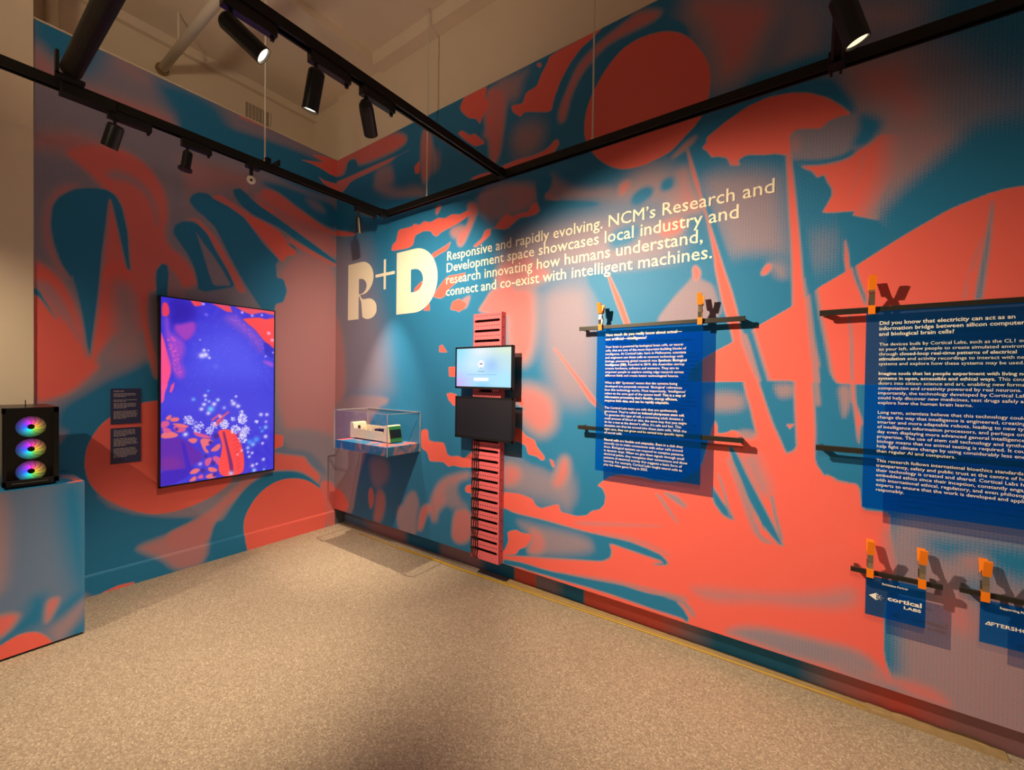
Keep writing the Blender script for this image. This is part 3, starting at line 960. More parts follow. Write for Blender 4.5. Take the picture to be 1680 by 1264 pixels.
240 232 255 90 890 1029 4
240 232 255 90 849 1068 5
240 232 255 90 875 1051 4
240 232 255 90 885 1013 6
240 232 255 90 893 1030 5
240 232 255 90 862 1066 5
240 232 255 90 869 1033 4
240 232 255 90 838 1026 4
240 232 255 90 901 1058 5
240 232 255 90 869 1066 4
240 232 255 90 850 1070 4
240 232 255 90 892 1005 4
240 232 255 90 856 1051 6
240 232 255 90 881 1043 4
240 232 255 90 893 1017 5
240 232 255 90 854 1057 5
240 232 255 90 863 1060 5
240 232 255 90 863 1000 5
240 232 255 90 906 1052 4
240 232 255 90 868 990 5
240 232 255 90 848 1051 5
225 215 250 45 878 976 27
240 232 255 90 905 995 5
240 232 255 90 857 961 5
240 232 255 90 870 983 5
240 232 255 90 852 991 5
240 232 255 90 865 950 5
240 232 255 90 903 978 4
240 232 255 90 869 999 4
240 232 255 90 893 992 4
240 232 255 90 883 979 6
240 232 255 90 895 986 6
240 232 255 90 882 978 5
240 232 255 90 860 967 5
240 232 255 90 897 1010 5
240 232 255 90 867 948 4
240 232 255 90 885 1001 5
240 232 255 90 855 962 5
240 232 255 90 850 964 6
240 232 255 90 879 1014 4
240 232 255 90 896 1000 5
240 232 255 90 871 999 4
240 232 255 90 900 1005 5
240 232 255 90 888 987 6
240 232 255 90 874 976 5
240 232 255 90 855 985 4
240 232 255 90 882 1003 5
240 232 255 90 862 967 6
240 232 255 90 903 973 5
240 232 255 90 901 955 5
240 232 255 90 850 969 4
240 232 255 90 912 980 5
240 232 255 90 889 941 4
240 232 255 90 887 1009 4
240 232 255 90 879 947 6
240 232 255 90 866 951 6
240 232 255 90 863 942 5
240 232 255 90 872 997 5
240 232 255 90 867 958 5
240 232 255 90 858 955 4
240 232 255 90 868 1004 4
240 232 255 90 857 995 5
240 232 255 90 849 956 5
240 232 255 90 885 969 5
240 232 255 90 872 941 5
240 232 255 90 894 958 4
240 232 255 90 911 981 5
240 232 255 90 900 957 6
240 232 255 90 867 948 6
240 232 255 90 894 983 4
240 232 255 90 886 1005 4
240 232 255 90 863 961 5
225 215 250 45 952 1144 13
240 232 255 90 961 1140 4
240 232 255 90 965 1154 4
240 232 255 90 966 1141 4
240 232 255 90 952 1145 4
240 232 255 90 957 1147 4
240 232 255 90 962 1154 5
240 232 255 90 946 1152 5
240 232 255 90 941 1158 4
240 232 255 90 938 1136 4
240 232 255 90 938 1137 5
240 232 255 90 955 1150 5
240 232 255 90 951 1130 5
240 232 255 90 958 1135 5
240 232 255 90 961 1159 4
240 232 255 90 951 1152 4
240 232 255 90 961 1158 5
225 215 250 45 773 1110 13
240 232 255 90 785 1111 5
240 232 255 90 771 1099 5
240 232 255 90 764 1102 5
240 232 255 90 763 1108 6
240 232 255 90 768 1113 6
240 232 255 90 761 1116 5
240 232 255 90 779 1109 5
240 232 255 90 764 1102 4
240 232 255 90 777 1120 6
240 232 255 90 770 1116 6
120 125 250 60 822 1797 5
120 125 250 60 1222 1739 4
120 125 250 60 773 1415 4
120 125 250 60 823 1413 5
120 125 250 60 1073 1685 4
120 125 250 60 957 1890 5
120 125 250 60 1038 1840 4
120 125 250 60 1239 1434 4
120 125 250 60 1254 1411 4
120 125 250 60 894 1737 4
120 125 250 60 693 1539 4
120 125 250 60 760 1515 5
120 125 250 60 1017 1696 5
120 125 250 60 993 1733 4
120 125 250 60 846 1655 4
120 125 250 60 649 1863 5
120 125 250 60 1073 1894 4
120 125 250 60 1024 1901 4
120 125 250 60 960 1713 4
120 125 250 60 1080 1800 4
120 125 250 60 692 1455 5
120 125 250 60 984 1809 4
120 125 250 60 1131 1429 4
120 125 250 60 918 1598 4
120 125 250 60 824 1679 5
120 125 250 60 943 1507 4
120 125 250 60 1133 1556 4
120 125 250 60 1028 1543 4
120 125 250 60 1028 1549 4
120 125 250 60 1083 1645 4
120 125 250 60 957 1467 4
120 125 250 60 1195 1443 4
120 125 250 60 1182 1614 4
120 125 250 60 1253 1745 4
120 125 250 60 1032 1753 5
120 125 250 60 1230 1750 4
120 125 250 60 1042 1735 4
120 125 250 60 1152 1747 4
120 125 250 60 708 1658 4
120 125 250 60 1118 1413 4
120 125 250 60 966 1645 4
120 125 250 60 691 1619 4
120 125 250 60 1196 1599 4
120 125 250 60 1038 1506 4
120 125 250 60 645 1695 4
120 125 250 60 1207 1673 4
120 125 250 60 833 1619 5
120 125 250 60 985 1702 4
120 125 250 60 815 1768 4
120 125 250 60 869 1639 4
120 125 250 60 866 1861 5
120 125 250 60 642 1391 4
120 125 250 60 1056 1620 4
120 125 250 60 1131 1579 4
120 125 250 60 1044 1887 4
120 125 250 60 1066 1623 4
120 125 250 60 733 1539 5
120 125 250 60 687 1474 4
120 125 250 60 732 1454 4
120 125 250 60 1100 1513 4
120 125 250 60 1219 1507 4
120 125 250 60 1002 1805 4
120 125 250 60 1123 1466 4
120 125 250 60 1112 1523 4
120 125 250 60 1109 1442 4
120 125 250 60 1220 1699 4
120 125 250 60 1147 1584 4
120 125 250 60 677 1704 4
120 125 250 60 712 1959 4
120 125 250 60 707 1584 5
120 125 250 60 1218 1497 4
120 125 250 60 1080 1731 4
120 125 250 60 747 1577 5
120 125 250 60 1129 1546 4
120 125 250 60 757 1608 4
120 125 250 60 1034 1568 4
120 125 250 60 1132 1805 4
120 125 250 60 1205 1636 4
120 125 250 60 1144 1899 5
120 125 250 60 764 1548 5
120 125 250 60 773 1684 5
120 125 250 60 671 1555 5
120 125 250 60 1227 1811 4
120 125 250 60 791 1934 5
120 125 250 60 707 1939 5
120 125 250 60 838 1780 4
120 125 250 60 1157 1688 4
120 125 250 60 1019 1661 4
120 125 250 60 855 1663 4
120 125 250 60 950 1592 5"""
# ------------------------------------------------------------------ helpers
def lin(r, g, b):
    f = lambda c: (c / 255 / 12.92) if c / 255 <= 0.04045 else ((c / 255 + 0.055) / 1.055) ** 2.4
    return (f(r), f(g), f(b), 1.0)
def mat(name, col, rough=0.5, metal=0.0, emit=None, estr=0.0, noise=0.0, nscale=40.0, bump=0.0, spec=0.5):
    m = bpy.data.materials.new(name); m.use_nodes = True
    nt = m.node_tree; p = nt.nodes['Principled BSDF']
    p.inputs['Base Color'].default_value = col if len(col) == 4 else (*col, 1)
    p.inputs['Roughness'].default_value = rough; p.inputs['Metallic'].default_value = metal
    p.inputs['Specular IOR Level'].default_value = spec
    if emit: p.inputs['Emission Color'].default_value = emit if len(emit) == 4 else (*emit, 1); p.inputs['Emission Strength'].default_value = estr
    if noise or bump:
        tc = nt.nodes.new('ShaderNodeTexCoord'); n = nt.nodes.new('ShaderNodeTexNoise'); n.inputs['Scale'].default_value = nscale; n.inputs['Detail'].default_value = 5
        nt.links.new(tc.outputs['Object'], n.inputs['Vector'])
        if noise:
            mx = nt.nodes.new('ShaderNodeMixRGB'); mx.blend_type = 'MULTIPLY'; mx.inputs[0].default_value = noise
            mx.inputs[1].default_value = p.inputs['Base Color'].default_value
            nt.links.new(n.outputs['Fac'], mx.inputs[2]); nt.links.new(mx.outputs[0], p.inputs['Base Color'])
        if bump:
            b = nt.nodes.new('ShaderNodeBump'); b.inputs['Strength'].default_value = bump; b.inputs['Distance'].default_value = 0.01
            nt.links.new(n.outputs['Fac'], b.inputs['Height']); nt.links.new(b.outputs[0], p.inputs['Normal'])
    return m
TEAL, MID, CORAL = (0.018, 0.195, 0.43, 1), (0.325, 0.245, 0.315, 1), (0.84, 0.140, 0.120, 1)
def mural_mat(name, attr=True, halftone=True, amp=0.11):
    m = bpy.data.materials.new(name); m.use_nodes = True; nt = m.node_tree; L = nt.links.new
    p = nt.nodes['Principled BSDF']; p.inputs['Roughness'].default_value = 0.55; p.inputs['Specular IOR Level'].default_value = 0.25
    tc = nt.nodes.new('ShaderNodeTexCoord')
    if attr:
        a = nt.nodes.new('ShaderNodeAttribute'); a.attribute_name = 'paint'; v = a.outputs['Fac']
    else:
        n = nt.nodes.new('ShaderNodeTexNoise'); n.inputs['Scale'].default_value = 5.5; n.inputs['Detail'].default_value = 1.5; n.inputs['Distortion'].default_value = 1.2
        L(tc.outputs['Object'], n.inputs['Vector'])
        mr = nt.nodes.new('ShaderNodeMapRange'); mr.inputs[1].default_value = 0.50; mr.inputs[2].default_value = 0.68; L(n.outputs['Fac'], mr.inputs[0]); v = mr.outputs[0]
    if halftone:                                       # printed halftone dots of the wallpaper
        mp = nt.nodes.new('ShaderNodeMapping'); mp.inputs['Scale'].default_value = (1, 1, 1); L(tc.outputs['Object'], mp.inputs['Vector'])
        sp = nt.nodes.new('ShaderNodeSeparateXYZ'); L(mp.outputs[0], sp.inputs[0])
        def sn(src):
            a1 = nt.nodes.new('ShaderNodeMath'); a1.operation = 'MULTIPLY'; a1.inputs[1].default_value = 2 * math.pi / 0.0125; L(src, a1.inputs[0])
            a2 = nt.nodes.new('ShaderNodeMath'); a2.operation = 'SINE'; L(a1.outputs[0], a2.inputs[0]); return a2.outputs[0]
        h = nt.nodes.new('ShaderNodeMath'); h.operation = 'ADD'; L(sp.outputs['X'], h.inputs[0]); L(sp.outputs['Y'], h.inputs[1])
        s1, s2 = sn(h.outputs[0]), sn(sp.outputs['Z'])
        mu = nt.nodes.new('ShaderNodeMath'); mu.operation = 'ADD'; L(s1, mu.inputs[0]); L(s2, mu.inputs[1])
        n2 = nt.nodes.new('ShaderNodeTexNoise'); n2.inputs['Scale'].default_value = 170; n2.inputs['Detail'].default_value = 1; L(tc.outputs['Object'], n2.inputs['Vector'])
        n3 = nt.nodes.new('ShaderNodeMath'); n3.operation = 'SUBTRACT'; n3.inputs[1].default_value = 0.5; L(n2.outputs['Fac'], n3.inputs[0])
        n4 = nt.nodes.new('ShaderNodeMath'); n4.operation = 'MULTIPLY_ADD'; n4.inputs[1].default_value = 7.0; L(n3.outputs[0], n4.inputs[0]); L(mu.outputs[0], n4.inputs[2])
        iv = nt.nodes.new('ShaderNodeMath'); iv.operation = 'SUBTRACT'; iv.inputs[0].default_value = 1.0; L(v, iv.inputs[1])
        q = nt.nodes.new('ShaderNodeMath'); q.operation = 'MULTIPLY'; L(v, q.inputs[0]); L(iv.outputs[0], q.inputs[1])
        q2 = nt.nodes.new('ShaderNodeMath'); q2.operation = 'MULTIPLY_ADD'; q2.inputs[1].default_value = amp; q2.inputs[2].default_value = 0.012; L(q.outputs[0], q2.inputs[0])
        ad = nt.nodes.new('ShaderNodeMath'); ad.operation = 'MULTIPLY_ADD'; L(n4.outputs[0], ad.inputs[0]); L(q2.outputs[0], ad.inputs[1]); L(v, ad.inputs[2]); v = ad.outputs[0]
    r = nt.nodes.new('ShaderNodeValToRGB'); e = r.color_ramp.elements
    e[0].position = 0.13; e[0].color = TEAL; e[1].position = 0.94; e[1].color = CORAL; x = e.new(0.5); x.color = MID
    L(v, r.inputs[0]); L(r.outputs[0], p.inputs['Base Color'])
    return m
def obj(name, bm, m, parent=None, smooth=False):
    me = bpy.data.meshes.new(name); bm.to_mesh(me); bm.free()
    for mm in (m if isinstance(m, (list, tuple)) else [m]): me.materials.append(mm)
    if smooth: me.polygons.foreach_set('use_smooth', [True] * len(me.polygons))
    o = bpy.data.objects.new(name, me); COL.objects.link(o)
    if parent: o.parent = parent
    return o
def thing(name, label, cat, loc=(0, 0, 0), rotz=0.0, group=None):
    o = bpy.data.objects.new(name, None); COL.objects.link(o); o.location = loc; o.rotation_euler = (0, 0, rotz); o.empty_display_size = 0.05
    return tag(o, label, cat, group)
def tag(o, label, cat, group=None):
    o['label'] = label; o['category'] = cat
    if group: o['group'] = group
    return o
def struct(o, label=None):
    o['kind'] = 'structure'
    if label: o['label'] = label
    return o
def nb(): return bmesh.new()
def box(bm, x0, x1, y0, y1, z0, z1, mi=0, bev=0.0):
    vs = [bm.verts.new((x, y, z)) for x in (x0, x1) for y in (y0, y1) for z in (z0, z1)]
    fs = [bm.faces.new([vs[i] for i in f]) for f in ((0, 1, 3, 2), (4, 6, 7, 5), (0, 4, 5, 1), (2, 3, 7, 6), (0, 2, 6, 4), (1, 5, 7, 3))]
    for f in fs: f.material_index = mi
    if bev:
        es = list({e for f in fs for e in f.edges})
        bmesh.ops.bevel(bm, geom=es, offset=bev, segments=2, affect='EDGES', profile=0.6)
    return bm
def tube(bm, pts, r, seg=8, closed=True, mi=0):
    rings = []; n = len(pts); r = r if isinstance(r, (list, tuple)) else [r] * n
    P = [Vector(p) for p in pts]
    for i, p in enumerate(P):
        d = (P[min(i + 1, n - 1)] - P[max(i - 1, 0)]).normalized()
        a = d.orthogonal().normalized() if i == 0 else (last - d * last.dot(d)).normalized()
        last = a; b = d.cross(a)
        rings.append([bm.verts.new(p + (a * math.cos(t) + b * math.sin(t)) * r[i]) for t in [2 * math.pi * k / seg for k in range(seg)]])
    for i in range(n - 1):
        for k in range(seg):
            f = bm.faces.new((rings[i][k], rings[i][(k + 1) % seg], rings[i + 1][(k + 1) % seg], rings[i + 1][k])); f.material_index = mi
    if closed:
        bm.faces.new(rings[0][::-1]).material_index = mi; bm.faces.new(rings[-1]).material_index = mi
    return bm
def extrude_poly(bm, pts, f0, f1, mi=0):
    """pts: 2-D outline, f0/f1 map (u, v) to the two end positions"""
    a = [bm.verts.new(f0(*p)) for p in pts]; b = [bm.verts.new(f1(*p)) for p in pts]; n = len(pts)
    for k in range(n): bm.faces.new((a[k], a[(k + 1) % n], b[(k + 1) % n], b[k])).material_index = mi
    bm.faces.new(a[::-1]).material_index = mi; bm.faces.new(b).material_index = mi
    return bm
# ------------------------------------------------------------------ painter: fills grid vertices from outlines on the wall (mm)
def chaikin(p, it):
    for _ in range(it):
        q = np.roll(p, -1, 0); k = 0.25 if it > 1 else 0.14; p = np.stack([(1 - k) * p + k * q, k * p + (1 - k) * q], 1).reshape(-1, 2)
    return p
def coverage(U, V, P, b):
    """0..1 coverage of outline P with edge softness b on the rows V x columns U"""
    pad = b + 0.01
    i0, i1 = np.searchsorted(U, [P[:, 0].min() - pad, P[:, 0].max() + pad]); j0, j1 = np.searchsorted(V, [P[:, 1].min() - pad, P[:, 1].max() + pad])
    if i1 <= i0 or j1 <= j0: return None
    X, Y = np.meshgrid(U[i0:i1].astype(np.float32), V[j0:j1].astype(np.float32))
    d2 = np.full(X.shape, 1e9, np.float32); ins = np.zeros(X.shape, bool)
    for (ax, ay), (bx, by) in zip(P, np.roll(P, -1, 0)):
        ex, ey = bx - ax, by - ay; l2 = ex * ex + ey * ey
        if l2 < 1e-12: continue
        wx, wy = X - np.float32(ax), Y - np.float32(ay)
        t = np.clip((wx * np.float32(ex) + wy * np.float32(ey)) / np.float32(l2), 0, 1)
        dx, dy = wx - t * np.float32(ex), wy - t * np.float32(ey); np.minimum(d2, dx * dx + dy * dy, out=d2)
        if abs(ey) > 1e-9:
            c = ((Y >= min(ay, by)) & (Y < max(ay, by))) & (X < (ax + (Y - ay) * (ex / ey))); ins ^= c
    sd = np.sqrt(d2); sd[ins] *= -1
    a = np.clip(0.5 - sd / (2 * b), 0, 1); a = a * a * (3 - 2 * a)
    return slice(j0, j1), slice(i0, i1), a
def paint_field(U, V, text, base):
    F = np.full((len(V), len(U)), base, np.float32)
    for ln in text.splitlines():
        q = ln.split(); v, b, it = float(q[0]) / 100, float(q[1]) / 1000, int(q[2])
        c = coverage(U, V, chaikin(np.array(q[3:], float).reshape(-1, 2) / 1000, it), max(b, 0.003))
        if c: js, is_, a = c; F[js, is_] += a * (v - F[js, is_])
    return F
def grid_mesh(name, U, V, place, flip=False):
    nu, nv = len(U), len(V); X, Y = np.meshgrid(U, V)
    co = np.stack(place(X.ravel(), Y.ravel()), 1).astype(np.float32)
    i = (np.arange(nv - 1)[:, None] * nu + np.arange(nu - 1)[None]).ravel()
    f = np.stack([i, i + 1, i + nu + 1, i + nu], 1)
    if flip: f = f[:, ::-1]
    me = bpy.data.meshes.new(name); me.vertices.add(len(co)); me.vertices.foreach_set('co', co.ravel())
    me.loops.add(f.size); me.loops.foreach_set('vertex_index', f.ravel().astype(np.int32))
    me.polygons.add(len(f)); me.polygons.foreach_set('loop_start', np.arange(0, f.size, 4, dtype=np.int32))
    me.update(calc_edges=True)
    return me
def painted(name, U, V, place, F, m, parent=None, flip=False):
    me = grid_mesh(name, U, V, place, flip)
    if F.ndim == 2:
        at = me.attributes.new('paint', 'FLOAT', 'POINT'); at.data.foreach_set('value', F.ravel().astype(np.float32))
    else:
        at = me.attributes.new('paint', 'FLOAT_COLOR', 'POINT'); at.data.foreach_set('color', np.concatenate([F, np.ones(F.shape[:2] + (1,))], 2).ravel().astype(np.float32))
    me.materials.append(m); o = bpy.data.objects.new(name, me); COL.objects.link(o)
    if parent: o.parent = parent
    return o
def rgb_lin(F):
    F = np.clip(F / 255.0, 0, 1); return np.where(F <= 0.04045, F / 12.92, ((F + 0.055) / 1.055) ** 2.4)
def screen_mat(name, strength):
    m = bpy.data.materials.new(name); m.use_nodes = True; nt = m.node_tree; p = nt.nodes['Principled BSDF']
    a = nt.nodes.new('ShaderNodeAttribute'); a.attribute_name = 'paint'
    p.inputs['Base Color'].default_value = (0.01, 0.01, 0.012, 1); p.inputs['Roughness'].default_value = 0.25
    nt.links.new(a.outputs['Color'], p.inputs['Emission Color']); p.inputs['Emission Strength'].default_value = strength
    return m
# ------------------------------------------------------------------ text (default built-in font, turned into meshes)
def text_mesh(s, size, bold=0.0, sx=1.0, depth=0.0004):
    stamp = 0.0
    if 'M' in s and bold: stamp, bold = bold * size, 0.0        # the outline offset breaks the capital M: thicken by double printing
    cu = bpy.data.curves.new('t', 'FONT'); cu.body = s; cu.size = size; cu.offset = bold * size; cu.extrude = depth; cu.resolution_u = 2
    o = bpy.data.objects.new('t', cu); COL.objects.link(o); bpy.context.view_layer.update()
    me = bpy.data.meshes.new_from_object(o.evaluated_get(bpy.context.evaluated_depsgraph_get()))
    bpy.data.objects.remove(o); bpy.data.curves.remove(cu)
    co = np.zeros(len(me.vertices) * 3, np.float32); me.vertices.foreach_get('co', co); co = co.reshape(-1, 3); co[:, 0] *= sx
    me.vertices.foreach_set('co', co.ravel())
    if stamp:
        bt = nb()
        for k, (dx, dy) in enumerate(((-1, -.6), (1, .6), (-1, .6), (1, -.6))):
            m2 = me.copy(); m2.transform(Matrix.Translation((dx * stamp, dy * stamp, .00015 * k))); bt.from_mesh(m2); bpy.data.meshes.remove(m2)
        bt.to_mesh(me); bt.free()
    w_ = float(co[:, 0].max()) if len(co) else 0.0
    return me, w_
def add_text(bm, s, x, z, y, size, bold=0.0, sx=1.0, fit=None):
    """writes s on a plane facing -Y with its baseline at (x, z); returns the end x"""
    me, w_ = text_mesh(s, size, bold, sx)
    k = fit / w_ if fit else 1.0
    me.transform(Matrix(((k, 0, 0, x), (0, 0, -1, y), (0, 1, 0, z), (0, 0, 0, 1)))); bm.from_mesh(me); bpy.data.meshes.remove(me)
    return x + w_ * k
def add_rich(bm, line, x, z, y, size, sx):
    on = False
    for k, seg in enumerate(line.split('*')):
        if seg:
            lead = len(seg) - len(seg.lstrip(' ')); x += lead * 0.3 * size * sx
            if seg.strip(): x = add_text(bm, seg.strip(), x, z, y, size, 0.014 if on else 0.0, sx)
            x += (len(seg) - len(seg.rstrip(' '))) * 0.3 * size * sx + 0.04 * size * sx
        on = not on
# ------------------------------------------------------------------ materials
M_MURAL = mural_mat('mural_wallpaper'); M_MURAL2 = mural_mat('mural_wallpaper_fine', amp=0.06); M_WRAP = mural_mat('mural_wrap', attr=False, halftone=False)
M_WALL = mat('beige_paint', (0.86, 0.74, 0.60), 0.8, noise=0.12, nscale=3, bump=0.05)
M_COLUMN = mat('column_paint', (0.86, 0.74, 0.58), 0.75, noise=0.1, nscale=4)
M_CEIL = mat('ceiling_paint', (0.86, 0.74, 0.61), 0.85, noise=0.1, nscale=2)
M_BLACK = mat('black_powder_coat', (0.006, 0.0055, 0.005), 0.5, spec=0.3)
M_BLACKM = mat('black_plastic', (0.007, 0.007, 0.008), 0.4, spec=0.4)
M_RAIL = mat('black_metal_rail', (0.03, 0.027, 0.024), 0.35, metal=0.3)
M_WHITE = mat('white_metal', (0.75, 0.70, 0.62), 0.5)
M_CREAM = mat('cream_vinyl', (0.93, 0.84, 0.70), 0.6)
M_TEXT = mat('white_print', (0.92, 0.90, 0.84), 0.6)
M_PINK = mat('salmon_powder_coat', (0.80, 0.15, 0.19), 0.45)
M_DARK = mat('dark_hole', (0.035, 0.012, 0.016), 0.7)
M_ORANGE = mat('orange_rubber', (0.90, 0.22, 0.004), 0.45)
M_CHROME = mat('chrome_steel', (0.75, 0.68, 0.55), 0.18, metal=1.0)
M_LENS = mat('lamp_lens', (0.9, 0.85, 0.7), 0.4, emit=(1.0, 0.84, 0.55), estr=6.0)
M_LENSOFF = mat('lamp_lens_off', (0.25, 0.22, 0.2), 0.3)
M_LENSDIM = mat('lamp_lens_side', (0.9, 0.85, 0.7), 0.4, emit=(1.0, 0.84, 0.55), estr=1.2)
M_YELLOW = mat('yellow_cable', (0.62, 0.38, 0.02), 0.5)
M_WOOD = mat('raw_timber_edge', (0.48, 0.33, 0.17), 0.8, noise=0.4, nscale=25)
M_LABEL = mat('navy_label', (0.022, 0.028, 0.10), 0.5)
M_LABELTXT = mat('label_print', (0.42, 0.38, 0.42), 0.6)
def floor_mat():
    m = bpy.data.materials.new('speckled_carpet'); m.use_nodes = True; nt = m.node_tree; L = nt.links.new; p = nt.nodes['Principled BSDF']
    p.inputs['Roughness'].default_value = 0.8; p.inputs['Specular IOR Level'].default_value = 0.2
    tc = nt.nodes.new('ShaderNodeTexCoord')
    vo = nt.nodes.new('ShaderNodeTexVoronoi'); vo.inputs['Scale'].default_value = 185; L(tc.outputs['Object'], vo.inputs['Vector'])
    sp = nt.nodes.new('ShaderNodeSeparateColor'); L(vo.outputs['Color'], sp.inputs[0])
    r = nt.nodes.new('ShaderNodeValToRGB'); e = r.color_ramp.elements
    e[0].position = 0.0; e[0].color = (0.29, 0.225, 0.175, 1); e[1].position = 1.0; e[1].color = (0.62, 0.52, 0.42, 1)
    x = e.new(0.35); x.color = (0.38, 0.305, 0.24, 1); x = e.new(0.8); x.color = (0.45, 0.37, 0.295, 1)
    L(sp.outputs[0], r.inputs[0])
    n = nt.nodes.new('ShaderNodeTexNoise'); n.inputs['Scale'].default_value = 1.6; n.inputs['Detail'].default_value = 4; L(tc.outputs['Object'], n.inputs['Vector'])
    mr = nt.nodes.new('ShaderNodeMapRange'); mr.inputs[3].default_value = 0.85; mr.inputs[4].default_value = 1.12; L(n.outputs['Fac'], mr.inputs[0])
    mx = nt.nodes.new('ShaderNodeMixRGB'); mx.blend_type = 'MULTIPLY'; mx.inputs[0].default_value = 1; L(r.outputs[0], mx.inputs[1]); L(mr.outputs[0], mx.inputs[2]); L(mx.outputs[0], p.inputs['Base Color'])
    b = nt.nodes.new('ShaderNodeBump'); b.inputs['Strength'].default_value = 0.5; b.inputs['Distance'].default_value = 0.004; L(sp.outputs[1], b.inputs['Height']); L(b.outputs[0], p.inputs['Normal'])
    return m
def acrylic(name, tint, body=None, bodyfac=0.0, gloss=0.06):
    """thin clear or tinted sheet: see-through with a glossy skin; casts a tinted shadow"""
    m = bpy.data.materials.new(name); m.use_nodes = True; nt = m.node_tree; L = nt.links.new; nt.nodes.clear()
    out = nt.nodes.new('ShaderNodeOutputMaterial'); t = nt.nodes.new('ShaderNodeBsdfTransparent'); t.inputs[0].default_value = (*tint, 1)
    g = nt.nodes.new('ShaderNodeBsdfGlossy'); g.inputs['Roughness'].default_value = 0.04; g.inputs[0].default_value = (1, 1, 1, 1)
    lw = nt.nodes.new('ShaderNodeFresnel'); lw.inputs[0].default_value = 1.45
    mx = nt.nodes.new('ShaderNodeMixShader'); sh = t.outputs[0]
    if body:
        d = nt.nodes.new('ShaderNodeBsdfDiffuse'); d.inputs[0].default_value = (*body, 1)
        m2 = nt.nodes.new('ShaderNodeMixShader'); m2.inputs[0].default_value = bodyfac; L(t.outputs[0], m2.inputs[1]); L(d.outputs[0], m2.inputs[2]); sh = m2.outputs[0]
    k = nt.nodes.new('ShaderNodeMath'); k.operation = 'MULTIPLY'; k.inputs[1].default_value = gloss / 0.04; k.use_clamp = True; L(lw.outputs[0], k.inputs[0])
    L(k.outputs[0], mx.inputs[0]); L(sh, mx.inputs[1]); L(g.outputs[0], mx.inputs[2]); L(mx.outputs[0], out.inputs[0])
    return m
M_FLOOR = floor_mat()
M_CLEAR = acrylic('clear_acrylic', (0.985, 0.985, 0.985), gloss=0.003)
M_EDGE = acrylic('acrylic_edge', (0.45, 0.47, 0.52), (0.8, 0.8, 0.85), 0.45)
M_BLUE = acrylic('blue_acrylic', (0.20, 0.60, 0.98), (0.0, 0.19, 0.62), 0.12, gloss=0.010)
M_SMOKE = acrylic('smoked_glass', (0.85, 0.85, 0.85), gloss=0.03)

# ------------------------------------------------------------------ the room
TOP = 3.69
def sheet(name, x0, x1, y0, y1, z0, z1, m): return struct(obj(name, box(nb(), x0, x1, y0, y1, z0, z1), m))
fl = sheet('floor', -0.6, 7.0, -6.0, 0.13, -0.05, 0.0, M_FLOOR)
# long mural wall: a wallpapered board standing 12 cm in front of the base strip
U = np.arange(0, 5.6001, 0.0065); V = np.arange(0.163, TOP + 0.001, 0.0065)
wr = struct(painted('wall_right', U, V, lambda u, v: (u, 0 * u, v), paint_field(U, V, MURAL_RIGHT, 0.12), M_MURAL), 'long wall covered by a coral and teal mural')
obj('board_core', box(nb(), 0.0, 5.6, 0.004, 0.118, 0.163, TOP), mat('board_edge', (0.10, 0.10, 0.13), 0.8), wr)
# base strip under the board carries the same print
U = np.arange(0, 5.6001, 0.01); V = np.arange(0, 0.2, 0.01)
S = np.interp(U, [0, .25, .5, .9, 1.0, 1.35, 1.42, 1.8, 1.9, 2.15, 2.17, 2.34, 2.36, 2.5, 2.6, 2.72, 2.74, 3.2, 3.4, 3.55, 3.9, 4.05, 4.3, 4.5, 5.6],
              [.3, .2, .55, .6, .12, .1, .5, .55, .15, .05, .95, .95, .45, .45, .1, .05, .97, .97, .5, .1, .1, .6, .95, .6, .5]).astype(np.float32)
struct(painted('baseboard_right', U, V, lambda u, v: (u, 0 * u + 0.12, v), np.repeat(S[None], len(V), 0), mural_mat('mural_base', halftone=False)), 'recessed base strip of the long wall')
# television wall
U = np.arange(0, 2.0451, 0.0065); V = np.arange(0.0, TOP + 0.001, 0.0065)
wl = struct(painted('wall_left', U, V, lambda u, v: (0 * u, -u, v), paint_field(U, V, MURAL_LEFT, 0.42), M_MURAL2, flip=True), 'mural wall that carries the television')
obj('board_core', box(nb(), -0.06, -0.003, -2.045, 0.0, 0.0, TOP), mat('partition_edge', (0.5, 0.42, 0.33), 0.8), wl)
U = np.arange(0, 2.0451, 0.0065); V = np.arange(0.0, 0.1501, 0.0065)
F = paint_field(U, V, MURAL_LEFT, 0.42)
bm = nb(); bl = struct(painted('baseboard_left', U, V, lambda u, v: (0.012 - 0.010 * np.clip((v - 0.135) / 0.015, 0, 1), -u, v), F, M_MURAL2, flip=True), 'skirting board papered over with the mural')
sheet('trim_1', -0.062, 0.004, -2.042, -0.0, TOP, TOP + 0.007, M_WALL)
# plain upper walls, recess behind the television wall, column, ceiling
sheet('wall_back', -0.62, -0.51, -6.0, 0.2, 2.9, 4.5, M_WALL)
sheet('wall_upper_right', 0.0, 7.0, 0.012, 0.2, TOP, 4.5, M_WALL)
sheet('wall_upper_return', -0.62, 0.0, 0.045, 0.2, 2.9, 4.5, M_WALL)
sheet('wall_column', -0.62, 0.012, -3.8, -2.043, 0.0, 4.5, M_COLUMN)
sheet('ceiling', -0.62, 7.0, -6.0, 0.2, 4.40, 4.5, M_CEIL)
sheet('ceiling_drop', -0.62, 0.70, -6.0, 0.2, 4.325, 4.40, M_CEIL)
sheet('trim_2', 0.70, 7.0, -0.10, 0.05, 4.29, 4.40, M_CEIL)
sheet('trim_3', -0.51, -0.46, -3.0, 0.045, 4.25, 4.325, M_CEIL)
sheet('trim_5', -0.06, 0.0, 0.0005, 0.125, 0.0, 0.163, mat('recess_end', (0.12, 0.12, 0.16), 0.7))
sheet('trim_4', 2.12, 4.62, 0.050, 0.116, 0.0, 0.006, M_WOOD)
